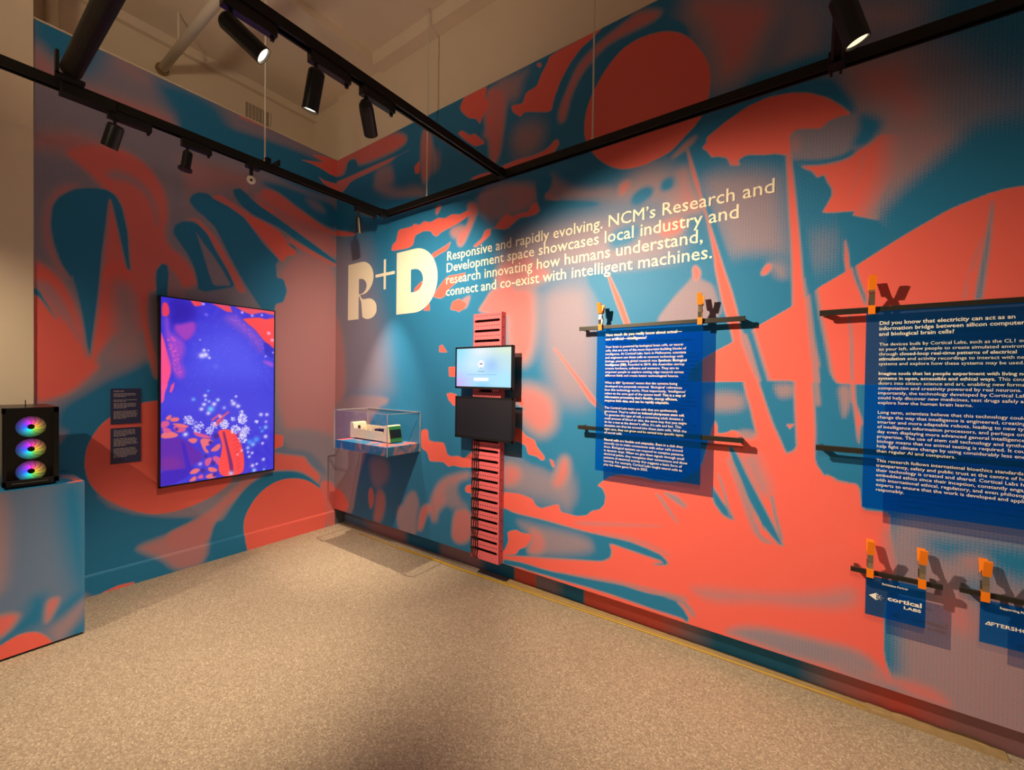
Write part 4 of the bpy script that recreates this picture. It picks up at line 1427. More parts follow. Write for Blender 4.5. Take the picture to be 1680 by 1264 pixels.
# services up high
o = tag(obj('conduit_pipe', tube(nb(), [(-0.51, -1.277, 4.04), (1.9, -1.277, 4.04)], 0.032, 14), M_WHITE, smooth=True), 'white pipe running high under the ceiling from the back wall', 'pipe')
obj('hanger', tube(nb(), [(-0.12, -1.277, 4.07), (-0.12, -1.277, 4.325)], 0.006, 6), M_WHITE, o)
obj('wall_socket', tube(nb(), [(-0.509, -1.277, 4.04), (-0.48, -1.277, 4.04)], 0.045, 14), mat('brass', (0.3, 0.18, 0.08), 0.5), o)
tag(obj('riser_pipe', tube(nb(), [(-0.46, -1.905, 3.0), (-0.46, -1.905, 4.325)], 0.034, 14), M_WALL, smooth=True), 'beige vertical pipe against the back wall beside the column', 'pipe')
v = thing('air_vent', 'grey air vent grille on the back wall just above the mural', 'vent', (-0.509, -0.535, 4.03))
obj('frame', box(box(box(box(nb(), 0, .012, -.12, .12, .09, .105), 0, .012, -.12, .12, -.105, -.09), 0, .012, -.12, -.105, -.09, .09), 0, .012, .105, .12, -.09, .09), M_WALL, v)
bm = nb()
for k in range(7): box(bm, 0.001, .012, -.1 + k * .031, -.09 + k * .031, -.09, .09)
obj('grille', bm, mat('vent_grey', (0.42, 0.35, 0.28), 0.7), v)

# ------------------------------------------------------------------ lighting tracks
TZ = 2.90
def track_profile(bm, fix, a, b):
    """extruded track with an open slot underneath; fix(u, w, t) -> position"""
    pr = [(-.022, .024), (.022, .024), (.022, -.022), (.012, -.022), (.012, -.006), (-.012, -.006), (-.012, -.022), (-.022, -.022)]
    extrude_poly(bm, pr, lambda u, w_: fix(u, w_, a), lambda u, w_: fix(u, w_, b)); return bm
def track(label, axis, c, a, b, loc):
    t = thing('lighting_track', label, 'lighting track', loc, 0, 'black ceiling lighting tracks')
    fx = (lambda u, w_, s: (c + u - loc[0], s - loc[1], TZ + w_ - loc[2])) if axis == 'Y' else (lambda u, w_, s: (s - loc[0], c + u - loc[1], TZ + w_ - loc[2]))
    obj('rail', track_profile(nb(), fx, a, b), M_BLACK, t)
    return t
XL, XM, XT, YR = 0.95, 2.20, 4.012, -0.135
tl = track('black lighting track running in front of the television wall', 'Y', XL, -4.6, YR - .024, (XL, -1.2, TZ))
tr = track('long black lighting track running just off the wall with the lettering', 'X', YR, XL - .024, 6.6, (3.0, YR, TZ))
tm = track('black lighting track crossing the ceiling with three big spotlights', 'Y', XM, -4.6, YR - .024, (XM, -1.2, TZ))
tt = track('black lighting track seen end on at the top right of the room', 'Y', XT, -4.6, YR + .05, (XT, -1.2, TZ))
for t, x in ((tl, XL), (tm, XM), (tt, XT)):
    obj('joint', box(nb(), -.03, .03, YR + 1.2 - .055, YR + 1.2 + .01, -.028, .028, bev=.004), M_BLACK, t)
obj('coupler', box(nb(), -.032, .032, -.86, -.66, -.040, .012, bev=.004), M_BLACK, tl)
cl = obj('wing_clamp', box(box(nb(), -.03, .03, .08, .11, .024, .055), -.05, .05, .15, .16, .024, .06), M_BLACK, tl)
b = thing('truss_tube', 'thick round black tube crossing over the left track near the column', 'tube', (1.02, -2.03, 2.96))
obj('tube_body', tube(nb(), [(0, 0, 0), (2.6, 0, 0.0)], 0.04, 20), M_BLACK, b, smooth=True)
obj('clamp', box(box(nb(), -.012, .025, -.055, -.043, -.05, .06), -.012, .025, -.055, .045, -.055, -.041), M_BLACK, b)
for lab, x, y in (('thin white suspension rod holding the left lighting track', XL, -1.116), ('thin white suspension rod holding the wall track near the room corner', 1.45, YR), ('thin white suspension rod in front of the red disc of the mural', 2.86, YR)):
    r = thing('suspension_rod', lab, 'rod', (x, y, TZ + .02), 0, 'white rods holding up the tracks')
    obj('rod', tube(nb(), [(0, 0, 0), (0, 0, 4.40 - TZ - .02 - (.075 if x < .96 else .0))], 0.0055, 8), M_WHITE, r)
    obj('nut', tube(nb(), [(0, 0, 0), (0, 0, .022)], 0.010, 6), M_WHITE, r)

def spotlight(label, x, y, axis, aim, power=0, size=52, blend=.6, lens=None, length=.15, rad=.033, adap=(0.0, .19), rim=False, drop=.085, soft=.018, cap=False):
    """track spotlight: adapter box in the track, stem, cylinder housing, lens; its own lamp when lit.
    origin = pivot under the track"""
    z = TZ - .022; piv = Vector((x, y, z - drop))
    t = thing('track_spotlight', label, 'spotlight', piv, 0, 'black spotlights on the tracks')
    d = (Vector(aim) - piv).normalized(); dz = z - piv.z
    a0, a1 = adap[0] - .03, adap[1] - .03
    fx = (lambda s0, s1, w_: (-w_, w_, s0, s1)) if axis == 'Y' else (lambda s0, s1, w_: (s0, s1, -w_, w_))
    ad = obj('adapter', box(nb(), *fx(a0, a1, .017), dz - .046, dz - .0005, bev=.003), M_BLACKM, t)
    obj('latch', box(nb(), *fx(a1 - .02, a1 - .008, .006), dz - .062, dz - .046), M_BLACKM, ad)
    obj('stem', tube(nb(), [(0, 0, dz - .046), (0, 0, -.004)], .007, 8), M_BLACKM, t)
    q = Matrix.Translation(Vector((0, 0, -.012))) @ d.to_track_quat('Z', 'Y').to_matrix().to_4x4()
    s0 = -.025; L_ = length
    bm = nb(); prof = [(0.0, s0 - .004), (rad * .8, s0 - .002), (rad, s0 + .008), (rad, s0 + L_), (rad * .9, s0 + L_), (rad * .86, s0 + L_ - .010), (0.0, s0 + L_ - .012)]
    if cap: prof = [(0.0, s0 - .012), (rad * .55, s0 - .008), (rad * .92, s0 + .008), (rad, s0 + .03), (rad, s0 + L_), (rad * .9, s0 + L_), (rad * .86, s0 + L_ - .010), (0.0, s0 + L_ - .012)]
    N = 24; prev = None
    for r_, w_ in prof[:-1]:
        ring = [bm.verts.new((max(r_, 1e-4) * math.cos(2 * math.pi * k / N), max(r_, 1e-4) * math.sin(2 * math.pi * k / N), w_)) for k in range(N)]
        if prev:
            for k in range(N): bm.faces.new((prev[k], prev[(k + 1) % N], ring[(k + 1) % N], ring[k]))
        prev = ring
    bm.transform(q); obj('housing', bm, M_BLACKM, t, smooth=False)
    bm = nb(); bmesh.ops.create_circle(bm, cap_ends=True, segments=N, radius=rad * .87); bm.transform(q @ Matrix.Translation((0, 0, s0 + L_ - .009)))
    obj('lens', bm, lens or (M_LENS if power else M_LENSOFF), t)
    if rim:
        bm = nb(); tube(bm, [(0, 0, s0 + L_ - .008), (0, 0, s0 + L_ + .004)], rad * 1.45, 24); bm.transform(q @ Matrix.Translation((0, 0, .006))); obj('front_ring', bm, M_BLACKM, t)
    if power:
        ld = bpy.data.lights.new('lamp_light', 'SPOT'); ld.energy = power; ld.color = WARM; ld.spot_size = math.radians(size); ld.spot_blend = blend; ld.shadow_soft_size = soft
        lo = bpy.data.objects.new('lamp_light', ld); COL.objects.link(lo); lo.parent = t
        lo.location = q @ Vector((0, 0, s0 + L_ + .012)); lo.rotation_euler = d.to_track_quat('-Z', 'Y').to_euler()
    return t
# lit spotlights of the middle track: panels, floor, title; the corner lamp lights the showcase
spotlight('black spotlight nearest the camera on the middle track, lens glowing', XM, -1.80, 'Y', (3.3, 0.0, 1.15), 480, 90, 1.0, adap=(0, .19), length=.16)
spotlight('middle of the three spotlights on the crossing track, pointing at the floor', XM, -1.475, 'Y', (1.25, -1.5, 0.0), 400, 66, 1.0, adap=(0, .19), length=.16)
spotlight('last spotlight on the crossing track, turned to the big title', XM, -1.225, 'Y', (1.1, 0.0, 1.8), 235, 92, 1.0, lens=M_LENSDIM, adap=(0, .19), cap=True)
spotlight('slim spotlight on the left track beside the room corner above the showcase', XL, -.40, 'Y', (.86, -.18, 1.2), 210, 50, 1.0, adap=(0, .19), rad=.024, length=.125, drop=.10, soft=.006)
spotlight('unlit black spotlight on the left track nearest the column', XL, -1.86, 'Y', (.55, -2.02, 1.9), 0, adap=(0, .18), length=.12, rad=.035, lens=M_LENSOFF)
spotlight('small black spotlight with a wide front ring on the left track', XL, -1.545, 'Y', (.9, -1.65, 1.9), 0, adap=(0, .15), length=.10, rad=.024, rim=True)
spotlight('black spotlight at the top right hanging from the track seen end on', XT, -.66, 'Y', (4.55, -.38, 1.1), 12, 70, .9, lens=M_LENSDIM, adap=(-.1, .10), length=.17, rad=.036)
# further track lamps outside the frame, the last one added to brighten the ceiling
spotlight('black spotlight behind the camera on the end on track', XT, -2.9, 'Y', (4.2, -.5, 0.0), 95, 66, 1.0)
spotlight('black spotlight beyond the column on the left track', XL, -3.3, 'Y', (0.0, -2.5, 0.8), 110, 90, .95)
spotlight('added unseen fill spotlight behind the camera turned up to brighten the ceiling', XM, -3.3, 'Y', (1.0, -1.2, 4.4), 80, 95, 1.0, soft=.12, drop=-.11 + .195)


# ------------------------------------------------------------------ camera sensor under the left track
t = thing('ceiling_sensor', 'small white round sensor hanging under the left track', 'sensor', (XL, -1.20, TZ - .022))
obj('bracket', box(box(nb(), -.02, .02, -.03, .05, -.025, .0), -.008, .008, -.008, .008, -.075, -.025), M_BLACKM, t)
bm = nb(); bmesh.ops.create_uvsphere(bm, u_segments=20, v_segments=14, radius=.026); bm.transform(Matrix.Translation((0, 0, -.10)))
s = obj('dome', bm, M_WHITE, t, smooth=True)
e = Vector((3.95, -2.47, 1.5)) - Vector((XL, -1.2, 2.78)); e.normalize()
obj('eye', tube(nb(), [Vector((0, 0, -.10)) + e * .022, Vector((0, 0, -.10)) + e * .029], .008, 12), M_BLACKM, s)

# ------------------------------------------------------------------ big title and introduction on the wall
def flat_letter(name, outline, parent, y=-.0015, inner=None, m=None):
    """outline in (x, z); inner = counter outline; thin vinyl with its own thickness"""
    cu = bpy.data.curves.new('c', 'CURVE'); cu.dimensions = '2D'; cu.fill_mode = 'BOTH'; cu.extrude = .0006
    for pts in [outline] + ([inner] if inner else []):
        sp = cu.splines.new('POLY'); sp.points.add(len(pts) - 1); sp.use_cyclic_u = True
        for k, p in enumerate(pts): sp.points[k].co = (p[0], p[1], 0, 1)
    o = bpy.data.objects.new('c', cu); COL.objects.link(o); bpy.context.view_layer.update()
    me = bpy.data.meshes.new_from_object(o.evaluated_get(bpy.context.evaluated_depsgraph_get())); bpy.data.objects.remove(o); bpy.data.curves.remove(cu)
    me.name = name; me.transform(Matrix(((1, 0, 0, 0), (0, 0, -1, y), (0, 1, 0, 0), (0, 0, 0, 1)))); me.materials.append(m or M_CREAM)
    ob = bpy.data.objects.new(name, me); COL.objects.link(ob); ob.parent = parent
    return ob
def arc(cx, cz, rx, rz, a0, a1, n=16): return [(cx + rx * math.cos(math.radians(a0 + (a1 - a0) * k / n)), cz + rz * math.sin(math.radians(a0 + (a1 - a0) * k / n))) for k in range(n + 1)]
t = thing('wall_title', 'huge cream capital letters R plus D on the mural beside the room corner', 'lettering', (0, 0, 0))
# R: slab stem, bowl hanging on its right, teardrop leg
R_out = [(.211, 2.062), (.383, 2.062), (.383, 2.288)]
R_out += [(.405, 2.262), (.425, 2.215)] + arc(.533, 2.132, .123, .078, 200, 360, 14)[2:] + arc(.520, 2.150, .136, .098, 5, 82, 10)[1:] + [(.45, 2.246), (.425, 2.262), (.400, 2.290)]
R_out += arc(.42, 2.447, .186, .158, -72, 90, 22) + [(.211, 2.605)]
R_in = [(.383, 2.300)] + arc(.40, 2.372, .105, .074, -80, 88, 16) + [(.383, 2.446)]
flat_letter('letter_r', R_out, t, inner=R_in)
flat_letter('plus_sign', [(.757, 2.305), (.786, 2.305), (.786, 2.427), (.909, 2.427), (.909, 2.454), (.786, 2.454), (.786, 2.577), (.757, 2.577), (.757, 2.454), (.638, 2.454), (.638, 2.427), (.757, 2.427)], t)
flat_letter('letter_d', [(.936, 2.062)] + arc(1.17, 2.334, .273, .272, -90, 90, 30) + [(.936, 2.606)], t, inner=[(1.121, 2.238)] + arc(1.165, 2.336, .108, .098, -90, 90, 18) + [(1.121, 2.434)])
t = thing('wall_introduction', 'four lines of cream introduction lettering to the right of the big title', 'lettering', (0, 0, 0))
for s, z, x, wd in (('Responsive and rapidly evolving. NCM\u2019s Research and', 2.446, 1.543, 2.238), ('Development space showcases local industry and', 2.353, 1.538, 2.087), ('research innovating how humans understand,', 2.259, 1.535, 1.919), ('connect and co-exist with intelligent machines.', 2.165, 1.537, 1.965)):
    bm = nb(); add_text(bm, s, x, z, -.0015, .104, .006, 1.0, fit=wd); obj('text_line', bm, M_CREAM, t)

# ------------------------------------------------------------------ television
t = thing('television', 'tall portrait television showing a violet and coral flower picture', 'television', (0, 0, 0))
Y0, Y1, Z0, Z1 = -1.437, -.621, .667, 2.083
obj('casing', box(nb(), .022, .058, Y0, Y1, Z0, Z1, bev=.004), M_BLACKM, t)
obj('wall_bracket', box(nb(), .002, .024, -1.20, -.86, 1.15, 1.6), M_BLACKM, t)
bz = nb()
for a in ((Y0, Y1, Z1 - .009, Z1), (Y0, Y1, Z0, Z0 + .012), (Y0, Y0 + .009, Z0, Z1), (Y1 - .009, Y1, Z0, Z1)): box(bz, .056, .0615, *a)
obj('bezel', bz, M_BLACKM, t)
U = np.arange(-Y1 + .008, -Y0 - .007, .0036); V = np.arange(Z0 + .011, Z1 - .008, .0036)
F = np.empty((len(V), len(U), 3), np.float32)
gy = ((V - Z0) / (Z1 - Z0))[:, None]; F[..., 0] = 66 - 8 * gy; F[..., 1] = 58 - 8 * gy; F[..., 2] = 212 + 0 * gy
nx_ = np.sin(V[:, None] * 31 + 3 * np.sin(U[None] * 23)) * np.sin(U[None] * 27 + 2 * np.sin(V[:, None] * 19)); F[..., :2] += (6 * nx_)[..., None]
for ln in TV_SHAPES.splitlines():
    q = ln.split(); c = coverage(U, V, chaikin(np.array(q[6:], float).reshape(-1, 2) / 1000, int(q[5])), max(float(q[4]) / 1000, .0025))
    if c: F[c[0], c[1]] += (c[2] * float(q[3]) / 100)[..., None] * (np.array(q[:3], float) - F[c[0], c[1]])
for ln in TV_GLOWS.splitlines():
    q = [float(k) for k in ln.split()]; u, v_, r_ = q[4] / 1000, q[5] / 1000, q[6] / 1000
    i0, i1 = np.searchsorted(U, [u - 2.2 * r_, u + 2.2 * r_]); j0, j1 = np.searchsorted(V, [v_ - 2.2 * r_, v_ + 2.2 * r_])
    X, Y = np.meshgrid(U[i0:i1], V[j0:j1]); a = q[3] / 100 * np.exp(-(((X - u) ** 2 + (Y - v_) ** 2) / (r_ * .85) ** 2))
    F[j0:j1, i0:i1] += a[..., None] * (np.array(q[:3]) - F[j0:j1, i0:i1])
painted('screen', U, V, lambda u, v: (0 * u + .0595, -u, v), rgb_lin(F), screen_mat('television_picture', 1.0), t, flip=True)

# ------------------------------------------------------------------ two small text labels left of the television
rng = random.Random(7)
for lab, z0, z1, blocks in (('upper of the two navy text labels left of the television', 1.153, 1.402, ((.015, 1, 1), (.034, 3, 0), (.078, 2, 0), (.104, 4, 0), (.158, 6, 0))), ('lower of the two navy text labels left of the television', .876, 1.125, ((.014, 5, 0), (.073, 6, 0), (.142, 7, 0)))):
    t = thing('text_label', lab, 'label', (0, -1.607, z0), 0, 'navy text labels by the television')
    h = z1 - z0
    obj('card', box(nb(), .0, .005, -.081, .081, 0, h), M_LABEL, t)
    bm = nb()
    for top, n, big in blocks:
        z = h - top
        for k in range(n):
            x = -.066; end = -.066 + (.128 if k < n - 1 else .07) * rng.uniform(.86, 1.0) * (1 if n > 1 else .85)
            while x < end:
                wd = min(rng.uniform(.006, .02), end - x + .002); box(bm, .005, .0055, x, x + wd, z - (.0065 if big else .0045), z); x += wd + .003
            z -= .0096
    obj('small_print', bm, M_LABELTXT, t)

# ------------------------------------------------------------------ salmon cable rack with its two monitors
t = thing('cable_rack', 'tall salmon pink perforated cable rack screwed to the mural wall', 'rack', (2.0075, 0, .167))
W2, H = .1325, 1.818; PIT = .0734; zs = [.074 + PIT * k for k in range(24)]
bm = nb()
box(bm, -W2, -W2 + .012, -.05, -.048, 0, H); box(bm, W2 - .016, W2, -.05, -.048, 0, H)
edges = [0] + [z for k in zs for z in (k - .0095, k + .0095)] + [H]
for a, b_ in zip(edges[::2], edges[1::2]): box(bm, -W2 + .012, W2 - .016, -.05, -.048, a, b_)
obj('front_plate', bm, M_PINK, t)
bm = nb()
for k in zs:
    for c in (-W2 + .012, W2 - .016):                                    # rounded slot ends
        s = 1 if c < 0 else -1
        for sg in (1, -1): extrude_poly(bm, [(c, k + sg * .0096), (c + s * .009, k + sg * .0096), (c + s * .0025, k + sg * .0066), (c, k + sg * .001)], lambda u, v: (u, -.0501, v), lambda u, v: (u, -.0482, v))
obj('slot_ends', bm, M_PINK, t)
obj('side_flange', box(nb(), -W2, -W2 + .002, -.05, 0, 0, H), M_PINK, t); obj('side_flange', box(nb(), W2 - .002, W2, -.05, 0, 0, H), M_PINK, t)
obj('back_plate', box(nb(), -W2 + .003, W2 - .003, -.012, -.010, .01, H - .01), M_DARK, t)
bm = nb()
for k in zs:
    z = k + PIT / 2
    if z < H - .012:
        for j in range(11): x = -W2 + .022 + j * .0217; box(bm, x, x + .0085, -.0506, -.0499, z - .0035, z + .0035)
obj('small_holes', bm, M_DARK, t)
bm = nb()
for k in zs: tube(bm, [(W2 + .0003, -.026, k + .02), (W2 - .003, -.026, k + .02)], .0055, 8)
obj('flange_holes', bm, M_DARK, t)
rk = t
def monitor(lab, z0, z1, x0, x1, scr):
    t = thing('monitor', lab, 'monitor', ((x0 + x1) / 2, 0, z0), 0, 'black monitors on the cable rack')
    w_, h = (x1 - x0) / 2, z1 - z0
    obj('casing', box(nb(), -w_, w_, -.108, -.082, 0, h, bev=.003), M_BLACKM, t)
    bm = nb(); b_ = .012
    for a in ((-w_, w_, h - b_, h), (-w_, w_, 0, .016), (-w_, -w_ + b_, 0, h), (w_ - b_, w_, 0, h)): box(bm, a[0], a[1], -.111, -.1075, a[2], a[3])
    obj('bezel', bm, M_BLACKM, t)
    obj('mount', box(nb(), -.06, .06, -.083, -.0515, h * .3, h * .75), M_BLACKM, t)
    for s in (-1, 1): obj('rack_ear', box(nb(), s * .085 - .022, s * .085 + .022, -.082, -.0515, -.02, .012, bev=.003), M_PINK, t) if scr else None
    U = np.arange(-w_ + .011, w_ - .010, .004); V = np.arange(.015, h - .010, .004)
    if scr:
        uu = ((U + w_) / (2 * w_))[None, :]; vv = (V / h)[:, None]; F = np.zeros((len(V), len(U), 3), np.float32) + np.array((176, 220, 250)); 
        for (cu_, cv, sg, col) in ((.05, .95, .35, (140, 224, 250)), (.45, .9, .22, (236, 240, 250)), (.95, .95, .35, (224, 236, 205)), (.68, .55, .16, (140, 184, 246)), (.0, .1, .25, (200, 175, 255)), (.35, .6, .2, (205, 235, 250)), (.95, .2, .3, (165, 230, 255)), (.5, .02, .15, (130, 210, 250)), (.9, .6, .2, (190, 225, 235))):
            a = np.exp(-(((uu - cu_) ** 2 + (vv - cv) ** 2) / sg ** 2)); F += .9 * a[..., None] * (np.array(col) - F)
        for (cu_, cv, r_, col) in ((.47, .58, .058, (238, 244, 252)),):
            a = (((uu - cu_) ** 2 + ((vv - cv) * .62) ** 2) < r_ ** 2)[..., None]; F = np.where(a, np.array(col), F)
        for u0, u1, v0, v1, col in ((.45, .495, .57, .60, (90, 100, 130)), (.45, .49, .485, .50, (120, 140, 170)), (.42, .53, .40, .415, (120, 140, 170)), (.22, .74, .325, .34, (120, 190, 235)), (.34, .60, .19, .265, (248, 250, 255))):
            F[np.ix_((V / h > v0) & (V / h < v1), ((U + w_) / (2 * w_) > u0) & ((U + w_) / (2 * w_) < u1))] = col
        painted('screen', U, V, lambda u, v: (u, 0 * u - .1085, v), rgb_lin(F), screen_mat('monitor_picture', 1.05), t)
    else:
        obj('screen', box(nb(), -w_ + .011, w_ - .011, -.1088, -.107, .015, h - .011), mat('dark_screen', (0.016, 0.016, 0.026), 0.22), t)
    return t
monitor('lit monitor with a pale blue login screen on the salmon rack', 1.430, 1.738, 1.754, 2.282, True)
monitor('switched off black monitor below the lit one on the salmon rack', 1.063, 1.372, 1.757, 2.292, False)
for k in range(4):
    x = 1.886 + k * .0185
    bm = nb(); pts = []
    for j in range(60):
        z = 1.085 - j * (.915 / 59); pts.append((x + .0035 * math.sin(z * 42 + k * 1.1) * (1 if j > 2 else .3), -.0555 - .002 * math.cos(z * 85 + k), z))
    pts[-1] = (pts[-1][0] + .006, -.052, .166)
    c = tag(obj('black_cable', tube(bm, pts, .0033, 6), M_BLACKM, smooth=True), ('leftmost', 'second from left', 'third from left', 'rightmost')[k] + ' of the four thin black cables hanging down the salmon rack', 'cable', 'black cables on the salmon rack')
    for q in range(11):
        z = .241 + q * PIT; obj('cable_tie', box(nb(), x - .008, x + .009, -.060, -.051, z - .004, z + .003), M_BLACKM, c)

# ------------------------------------------------------------------ showcase on the wall with the lab device
X0, X1, YF, ZB, ZS, ZT = .540, 1.258, -.342, .880, .953, 1.216
t = thing('display_case', 'clear acrylic display case on a mural wrapped wall shelf', 'display case', ((X0 + X1) / 2, 0, ZB))
mx_, hw, hz, sz = (X0 + X1) / 2, (X1 - X0) / 2, ZT - ZB, ZS - ZB
U = np.arange(0, 2 * hw - .016, .008); V = np.arange(0, -YF - .01, .008)
obj('shelf_base', box(nb(), -hw + .007, hw - .007, YF + .007, -.001, .004, sz), M_WRAP, t)
bm = nb()
for a in ((-hw, hw, YF, YF + .004, 0, hz), (-hw, -hw + .004, YF + .0045, -.002, 0, hz), (hw - .004, hw, YF + .0045, -.002, 0, hz), (-hw + .0045, hw - .0045, YF + .0045, -.002, hz - .004, hz)):
    box(bm, *a)
cv = obj('acrylic_cover', bm, M_CLEAR, t)
bm = nb(); e_ = .0028
for x in (-hw, hw):
    for y in (YF, -.003): box(bm, x - e_, x + e_, y - e_, y + e_, 0, hz)
for z in (hz,):
    for y in (YF, -.003): box(bm, -hw, hw, y - e_, y + e_, z - e_, z + e_)
    for x in (-hw, hw): box(bm, x - e_, x + e_, YF, -.003, z - e_, z + e_)
obj('polished_edges', bm, M_EDGE, t)
M_DEV = mat('cream_enclosure', (0.70, 0.63, 0.50), 0.45); M_GREEN = mat('green_panel', (0.03, 0.22, 0.06), 0.4); M_PART = mat('copper_fitting', (0.55, 0.36, 0.22), 0.35, metal=.4)
d = thing('lab_device', 'long cream lab unit with a green and black end panel inside the display case', 'lab device', (.83, -.122, ZS))
bm = nb(); extrude_poly(bm, [(-.2245, .012), (.1745, .012), (.1745, .090), (-.2245, .095)], lambda u, v: (u, -.0675, v), lambda u, v: (u, -.060, v))
obj('front_wall', bm, M_DEV, d)
obj('tray', box(nb(), -.2245, .1745, -.060, .062, .010, .030), M_DEV, d)
obj('rear_wall', box(nb(), -.2245, .1745, .060, .068, .012, .118), M_DEV, d)
bm = nb(); extrude_poly(bm, [(-.284, .008), (-.225, .008), (-.225, .095), (-.238, .135), (-.246, .145), (-.276, .147), (-.284, .140)], lambda u, v: (u, -.068, v), lambda u, v: (u, .068, v)); obj('end_block', bm, M_DEV, d)
bm = nb(); extrude_poly(bm, [(.175, .008), (.268, .008), (.240, .140), (.232, .147), (.205, .147), (.198, .140)], lambda u, v: (u, -.068, v), lambda u, v: (u, .068, v)); hb = obj('head_block', bm, M_DEV, d)
sl = lambda z: .268 - .028 * (z - .008) / .132 + .0015
def slant(z0, z1, y0, y1, o_=.0):
    bm = nb(); extrude_poly(bm, [(y0, z0), (y1, z0), (y1, z1), (y0, z1)], lambda u, v: (sl(v) - .003, u, v), lambda u, v: (sl(v) + o_, u, v)); return bm
obj('green_end_panel', slant(.010, .140, -.060, .066), M_GREEN, d); obj('black_window', slant(.042, .112, -.055, .062, .002), mat('black_window', (.01, .012, .014), .2), d)
bm = nb(); rg = random.Random(3)
for k in range(9):
    x = -.18 + k * .034; y = rg.uniform(-.04, .03); tube(bm, [(x, y, .03), (x + .004, y, .06), (x + .018, y + .01, .092 - .004 * (k % 3)), (x + .03, y + .02, .06), (x + .03, y + .02, .03)], .005, 7)
for k in range(12): x = -.20 + rg.random() * .30; y = rg.uniform(-.05, .05); box(bm, x, x + .018, y, y + .014, .03, .05 + rg.random() * .035)
obj('tubing', bm, M_PART, d)
obj('filter_block', box(nb(), .04, .10, -.05, .0, .03, .108, bev=.004), M_BLACKM, d); obj('filter_block', box(nb(), .115, .165, -.04, .02, .03, .112, bev=.004), M_BLACKM, d); obj('pump', tube(nb(), [(-.200, -.03, .03), (-.205, -.03, .118)], .011, 12), M_BLACKM, d)
[obj('foot', box(nb(), a, a + .035, -.05, .05, 0, .010), M_BLACKM, d) for a in (-.26, .2)]

# ------------------------------------------------------------------ plinth with the computer
t = thing('plinth', 'mural wrapped plinth at the left carrying the gaming computer', 'plinth', (0, 0, 0))
U = np.arange(1.906, 2.951, .0075); V = np.arange(.014, .8851, .0075)
painted('front_panel', U, V, lambda u, v: (0 * u + .55, -u, v), paint_field(U, V, MURAL_PLINTH, .27), mural_mat('plinth_print', halftone=False), t, flip=True)
bm = nb(); box(bm, .06, .548, -2.95, -1.906, .014, .883); obj('cabinet', bm, mat('plinth_side', (.05, .2, .25), .6), t)
U = np.arange(1.906, 2.951, .01); V = np.arange(.06, .5501, .01)
F = np.full((len(V), len(U)), .1, np.float32); F[:, U < 2.0] = .1
c = coverage(U, V, np.array([(1.906, .53), (1.97, .35), (1.955, .22), (1.906, .30)]), .03); F[c[0], c[1]] += c[2] * (.5 - F[c[0], c[1]])
c = coverage(U, V, np.array([(1.909, .545), (1.975, .545), (1.97, .52), (1.935, .50), (1.945, .40), (1.925, .40)]), .004); F[c[0], c[1]] += c[2] * (.92 - F[c[0], c[1]])
painted('top_panel', U, V, lambda u, v: (v, -u, 0 * u + .8845), F, mural_mat('plinth_top_print', halftone=False), t)
obj('kickboard', box(nb(), .07, .54, -2.94, -1.92, 0, .0135), M_BLACKM, t)
pc = thing('computer_tower', 'black computer tower with three glowing rainbow fans on the plinth', 'computer', (.52, -2.1055, .885))
W_, H_, D_ = .1025, .430, .40
bm = nb(); box(bm, -D_, -.034, -W_, W_, .014, H_, bev=.003); obj('case_body', bm, mat('pc_black', (.014, .013, .012), .35), pc)
bm = nb()
for a in ((-W_, -W_ + .014, .014, H_), (W_ - .022, W_, .014, H_), (-W_, W_, H_ - .03, H_), (-W_, W_, .014, .044)): box(bm, -.034, 0, *a, bev=.002)
obj('front_frame', bm, M_BLACKM, pc)
obj('front_glass', box(nb(), -.007, -.005, -W_ + .014, W_ - .022, .044, H_ - .03), M_SMOKE, pc)
[obj('foot', box(nb(), a, a + .06, -W_ + .01, W_ - .01, 0, .0135), M_BLACKM, pc) for a in (-.36, -.09)]
obj('antenna', tube(nb(), [(-.05, -.017, H_), (-.05, -.017, H_ + .04)], .002, 6), M_BLACKM, pc)
obj('power_strip', box(nb(), .0, .002, -.07, .06, .026, .030), mat('grey_trim', (.12, .11, .09), .4), pc)
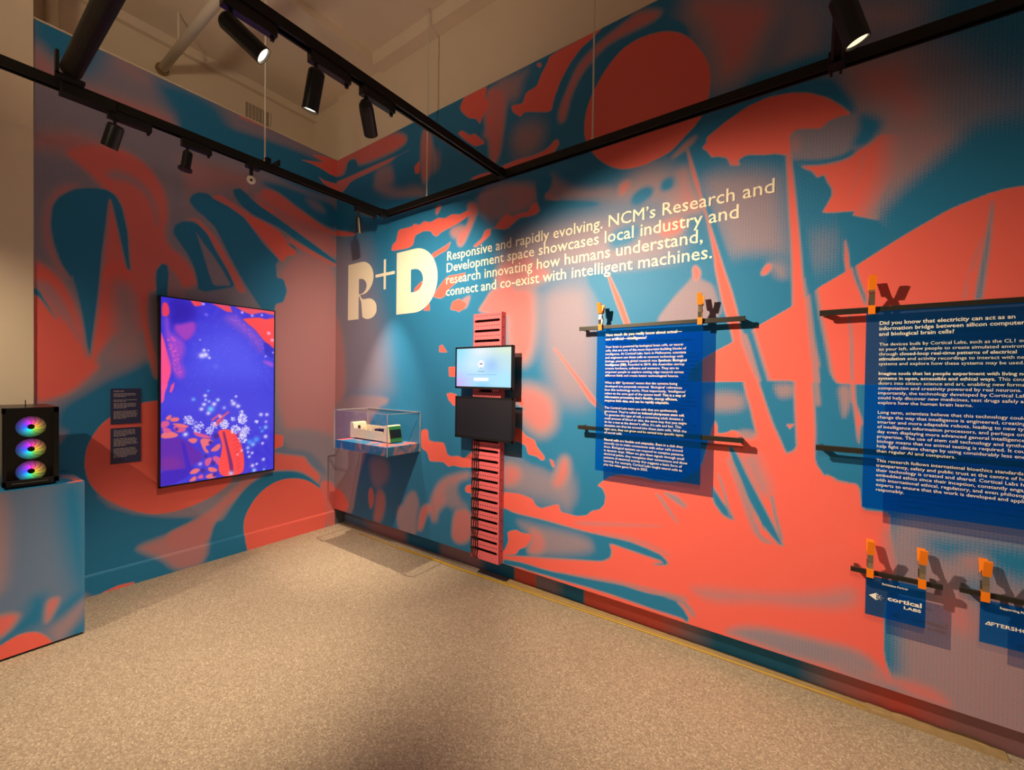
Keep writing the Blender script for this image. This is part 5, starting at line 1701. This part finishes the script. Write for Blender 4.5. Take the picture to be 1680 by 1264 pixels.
for lab_i, z in enumerate((.326, .205, .085)):
    fr = nb(); N = 36
    for k in range(N):
        a0, a1 = 2 * math.pi * k / N, 2 * math.pi * (k + 1) / N
        pr = [(.0575, -.033), (.0575, -.014), (.0605, -.014), (.0605, -.033)]
        va = [fr.verts.new((x_, r_ * math.cos(a0), z + r_ * math.sin(a0))) for r_, x_ in pr]; vb = [fr.verts.new((x_, r_ * math.cos(a1), z + r_ * math.sin(a1))) for r_, x_ in pr]
        for j in range(4): fr.faces.new((va[j], va[(j + 1) % 4], vb[(j + 1) % 4], vb[j]))
    f = obj('fan', fr, M_BLACKM, pc)
    obj('hub', tube(nb(), [(-.030, 0, z), (-.013, 0, z)], .0135, 24), M_BLACKM, f)
    # glowing translucent blades: hue follows the angle of the LED ring round the hub
    me_co, me_f, colr = [], [], []
    for bl_ in range(11):
        a_ = 2 * math.pi * bl_ / 11; base = len(me_co)
        for i in range(9):
            r_ = .0137 + (.0555 - .0137) * i / 8; sw = a_ + .55 * (i / 8) ** 1.2; half = .272
            for j, s in enumerate((-1, -.5, 0, .5, 1)):
                an = sw + half * s; me_co.append((-.022 + .004 * s, r_ * math.cos(an), z + r_ * math.sin(an)))
                h = (math.degrees(an)) % 360
                g1 = max(0, 1 - i / 8); fall = .10 + 1.0 * g1 ** 1.6
                keys = [(0, (255, 190, 60)), (40, (255, 130, 90)), (75, (255, 60, 170)), (105, (235, 40, 255)), (145, (120, 50, 255)), (185, (40, 90, 255)), (225, (30, 190, 255)), (265, (40, 235, 170)), (305, (150, 220, 60)), (345, (240, 210, 60)), (360, (255, 190, 60))]
                for (h0, c0), (h1, c1) in zip(keys, keys[1:]):
                    if h0 <= h <= h1: cc = [c0[q] + (c1[q] - c0[q]) * (h - h0) / (h1 - h0) for q in range(3)]
                pale = .35 * (1 - g1)
                cc = np.array(cc) * (1 - pale) + 190 * pale
                colr.append(rgb_lin(cc) * fall * (1.0 if 100 < h < 280 else .85))
        for i in range(8):
            for j in range(4): a = base + i * 5 + j; me_f.append((a, a + 1, a + 6, a + 5))
    me = bpy.data.meshes.new('blades'); me.from_pydata(me_co, [], me_f); at = me.attributes.new('paint', 'FLOAT_COLOR', 'POINT')
    at.data.foreach_set('color', np.concatenate([np.array(colr), np.ones((len(colr), 1))], 1).ravel().astype(np.float32))
    me.materials.append(bpy.data.materials.get('fan_glow') or screen_mat('fan_glow', 2.2)); o = bpy.data.objects.new('blades', me); COL.objects.link(o); o.parent = f
    bm = nb()
    for k in range(40):
        a0, a1 = 2 * math.pi * k / 40, 2 * math.pi * (k + 1) / 40
        bm.faces.new([bm.verts.new((-.0128, r_ * math.cos(a_), z + r_ * math.sin(a_))) for r_, a_ in ((.0130, a0), (.0152, a0), (.0152, a1), (.0130, a1))])
bm = nb()

# ------------------------------------------------------------------ blue acrylic text panels on black rails with orange clamps
YP = -.069
def wall_rail(lab, x0, x1, z, h=.025):
    t = thing('wall_rail', lab, 'rail', ((x0 + x1) / 2, 0, z), 0, 'black wall rails for the blue panels')
    w_ = (x1 - x0) / 2
    obj('bar', box(nb(), -w_, w_, -.064, -.052, -h / 2, h / 2, bev=.0015), M_RAIL, t)
    for s in (-1, 1): obj('standoff', box(nb(), s * (w_ - .022) - .008, s * (w_ - .022) + .008, -.052, .0, -h / 2 + .002, h / 2 - .002, bev=.001), M_RAIL, t)
    return t
def clamp(lab, x, z):
    """spring clamp gripping rail and panel: z = lower end of the jaws"""
    t = thing('spring_clamp', lab, 'clamp', (x, -.065, z), 0, 'orange tipped spring clamps on the rails'); w_ = .0095
    def plate(name, pts, th, m, ww=w_):
        bm = nb(); P = [Vector((0, a, b_)) for a, b_ in pts]
        for a, b_ in zip(P, P[1:]):
            n = Vector((0, -(b_ - a).z, (b_ - a).y)).normalized() * th / 2
            vs = [bm.verts.new(q + Vector((s * ww, 0, 0))) for s in (-1, 1) for q in (a - n, a + n, b_ + n, b_ - n)]
            for f in ((0, 1, 2, 3), (7, 6, 5, 4), (0, 4, 5, 1), (1, 5, 6, 2), (2, 6, 7, 3), (3, 7, 4, 0)): bm.faces.new([vs[k] for k in f])
        return obj(name, bm, m, t)
    plate('jaw_plate', [(-.010, .030), (-.014, .062), (-.006, .092), (-.026, .122)], .0022, M_CHROME); plate('jaw_plate', [(.0135, .030), (.018, .062), (.004, .092), (.026, .122)], .0022, M_CHROME)
    plate('jaw_tip', [(-.0085, -.004), (-.010, .034)], .0066, M_ORANGE, .0118); plate('jaw_tip', [(.0135, -.002), (.0138, .032)], .006, M_ORANGE, .0105)
    plate('handle_grip', [(-.017, .100), (-.032, .160)], .009, M_ORANGE, .0120); plate('handle_grip', [(.017, .100), (.031, .152)], .009, M_ORANGE, .0120)
    obj('spring', tube(nb(), [(-.0098, -.001, .080), (.0098, -.001, .080)], .0085, 14), M_CHROME, t)
    return t
def panel(name, lab, x0, x1, z0, z1, cat='panel', group='blue acrylic panels on the wall'):
    t = thing(name, lab, cat, (x0, YP, z0), 0, group)
    obj('sheet', box(nb(), 0, x1 - x0, -.0005, .002, 0, z1 - z0), M_BLUE, t)
    return t
def write(t, lines, x, z_first, pitch, size, sx, ox, oz, name='printed_text'):
    bm = nb()
    for k, s in enumerate(lines):
        if s: add_rich(bm, s, x - ox, z_first - k * pitch - oz, -.0012, size, sx)
    obj(name, bm, M_TEXT, t)
P1H = ['*How much do you really know about actual\u2014*', '*not artificial\u2014intelligence?*']
P1 = '''Your brain is powered by biological brain cells, or neural
cells, that are one of the most important building blocks of
intelligence. At Cortical Labs, here in Melbourne, scientists
and engineers use these cells to connect technology with
biology, pioneering global research into *Synthetic Biological*
*Intelligence (SBI).* Founded in 2019, this Australian startup
creates hardware, software and wetware. They aim to
empower people to explore cutting edge research across
different fields and create better technological futures.

What is SBI? \u2018Synthetic\u2019 means that the systems being
developed are purposely external. \u2018Biological\u2019 references
how this technology works. Most importantly, \u2018Intelligence\u2019
refers to the core goal of the system itself. *This is a way of*
*information processing that\u2019s flexible, energy efficient,*
*requires little data, and can be rapidly adaptable.*

The Cortical Labs team use cells that are synthetically
generated. They\u2019re called an *induced pluripotent stem cell.*
To generate this type of cell, a consenting adult donates a
small amount of blood or skin, the same way that you might
do for a test at the doctor\u2019s office. It\u2019s safe and fast. This
donation can then be turned into these stem cells. With the
right care, they can grow and be sorted into specific types
of neural cells.

*Neural cells* are flexible and adaptable. Even in a dish they
naturally try to make connections with other cells around
them. Biological systems can respond to complex patterns
in dynamic ways. When we give them signals through small
electrical pulses, they reorganise their connections and show
patterns of electrical activity that suggests a basic form of
learning. For example, Cortical Labs taught neural cells to
play the video game Pong in 2022.'''.split('\n')
P2H = ['*Did you know that electricity can act as an*', '*information bridge between silicon computers*', '*and biological brain cells?*']
P2 = '''The devices built by Cortical Labs, such as the CL1 on
to your left, allow people to create simulated environments
through *closed-loop real-time patterns of electrical*
*stimulation* and activity recordings to interact with neural
systems and explore how these systems may be used.

*Imagine tools that let people experiment with living neural*
*systems in open, accessible and ethical ways.* This could open
doors into citizen science and art, enabling new forms of
computation and creativity powered by real neurons. Most
importantly, the technology developed by Cortical Labs
could help discover new medicines, test drugs safely and
explore how the human brain learns.

Long term, scientists believe that this technology could
change the way that intelligence is engineered, creating
smarter and more adaptable robots, leading to new types
of intelligence information processors, and perhaps one
day even displaying more advanced general intelligence
properties. The use of stem cell technology and synthetic
biology means that no animal testing is required. It could
help fight climate change by using considerably less energy
than regular AI and computers.

This research follows international bioethics standards,
transparency, safety and public trust at the centre of how
their technology is created and shared. Cortical Labs has
embedded ethics since their inception, constantly engaging
with international ethical, regulatory, and even philosophical
experts to ensure that the work is developed and applied
responsibly.'''.split('\n')
t = panel('information_panel', 'blue see-through text panel held by two orange clamps, left of the pair', 2.880, 3.477, .956, 1.815)
write(t, P1H, 2.935, 1.767, .0246, .0232, 1.0, 2.880, .956, 'printed_heading'); write(t, P1, 2.935, 1.697, .02135, .0193, 1.0, 2.880, .956)
wall_rail('upper black rail that the left blue panel hangs from', 2.756, 3.672, 1.823); wall_rail('lower black rail behind the bottom half of the left blue panel', 2.756, 3.676, 1.208)
clamp('orange clamp at the left top corner of the left blue panel', 2.900, 1.809); clamp('orange clamp at the right top corner of the left blue panel', 3.462, 1.808)
t = panel('information_panel', 'large blue see-through text panel cut by the right edge of the photo', 4.138, 4.735, .963, 1.815)
write(t, P2H, 4.181, 1.756, .0235, .0225, 1.0, 4.138, .963, 'printed_heading'); write(t, P2, 4.182, 1.666, .0208, .0190, 1.0, 4.138, .963)
wall_rail('upper black rail that the right blue panel hangs from', 3.972, 4.886, 1.824); wall_rail('lower black rail behind the bottom half of the right blue panel', 3.969, 4.886, 1.206)
clamp('orange clamp at the left top corner of the right blue panel', 4.155, 1.808)
t = panel('sponsor_card', 'small blue card with the white cone logo, hanging low on the wall', 4.157, 4.347, .499, .668, 'sign', 'small blue sponsor cards')
bm = nb(); add_text(bm, 'Exhibition Partner', .053, .142, -.0012, .0118, .01, 1.0, fit=.083); obj('caption', bm, M_TEXT, t)
bm = nb(); add_text(bm, 'cortical', .072, .081, -.0012, .026, .026, 1.0, fit=.106); add_text(bm, 'LABS', .123, .0605, -.0012, .0165, .03, 1.0, fit=.054); obj('company_name', bm, M_TEXT, t)
bm = nb(); extrude_poly(bm, [(.012, .0855), (.030, .0975), (.037, .1015), (.0355, .0855), (.037, .0695), (.030, .0735)], lambda u, v: (u, -.0016, v), lambda u, v: (u, -.0004, v))
for k, (x, z, r_) in enumerate(((.0405, .095, .0022), (.0405, .0855, .0022), (.0405, .076, .0022), (.046, .0905, .0018), (.046, .0805, .0018), (.046, .0855, .0016), (.051, .0945, .0012), (.051, .0855, .0012), (.051, .0765, .0012), (.058, .0855, .0010))):
    tube(bm, [(x, -.0016, z), (x, -.0004, z)], r_, 10)
obj('cone_logo', bm, M_TEXT, t)
wall_rail('short black rail holding the card with the white cone logo', 4.105, 4.397, .680, .020)
clamp('orange clamp at the left corner of the card with the cone logo', 4.170, .666); clamp('orange clamp at the right corner of the card with the cone logo', 4.334, .666)
t = panel('sponsor_card', 'small blue card cut off by the right edge of the photo, low on the wall', 4.500, 4.690, .503, .669, 'sign', 'small blue sponsor cards')
bm = nb(); add_text(bm, 'Supporting Partner', .051, .145, -.0012, .0118, .01, 1.0, fit=.088); obj('caption', bm, M_TEXT, t)
bm = nb(); add_text(bm, 'FTERSHOCK', .0285, .073, -.0012, .0195, .016, 1.0, fit=.132)
extrude_poly(bm, [(.0135, .073), (.0225, .0868), (.0265, .0868), (.0285, .073), (.0255, .073), (.0225, .0825), (.0185, .0755), (.0255, .0755), (.0255, .073)], lambda u, v: (u, -.0016, v), lambda u, v: (u, -.0004, v)); obj('company_name', bm, M_TEXT, t)
wall_rail('short black rail at the right edge holding the cut off card', 4.445, 4.74, .687, .020)
clamp('orange clamp on the card cut off by the right edge of the photo', 4.512, .668)

# ------------------------------------------------------------------ yellow cable along the foot of the long wall
pts = [(.42, -.005), (.7, .0), (.99, -.012), (1.35, .004), (1.75, .0), (2.2, .022), (2.7, .036), (3.2, .052), (3.56, .060), (4.0, .066), (4.2, .070)]
ex = lambda off: [(x, y + off, .005) for x, y in pts]
bm = nb(); tube(bm, ex(0), .0042, 7); c = tag(obj('floor_cable', bm, M_YELLOW, smooth=True), 'thin yellow cable lying along the foot of the long wall', 'cable')
bm = nb(); tube(bm, [(x, y + .020 + .006 * math.sin(x * 3), .004) for x, y in pts[2:9]], .003, 7); obj('second_strand', bm, M_YELLOW, c)
t = thing('timber_offcut', 'thin chipped timber strip lying along the foot of the wall at lower right', 'timber', (4.2, .085, 0))
bm = nb(); rg = random.Random(5); prev = None
for k in range(14):
    x = -.02 + k * .031; h_ = .010 + rg.uniform(-.003, .005); w_ = .018 + rg.uniform(-.006, .006); sk = .03 * k / 13
    ring = [bm.verts.new((x, -w_ + sk, .0005)), bm.verts.new((x, w_ + sk, .0005)), bm.verts.new((x, w_ * .8 + sk, h_)), bm.verts.new((x, -w_ * .8 + sk, h_ * .8))]
    if prev:
        for j in range(4): bm.faces.new((prev[j], prev[(j + 1) % 4], ring[(j + 1) % 4], ring[j]))
    else: bm.faces.new(ring[::-1])
    prev = ring
bm.faces.new(prev); obj('strip', bm, M_WOOD, t)
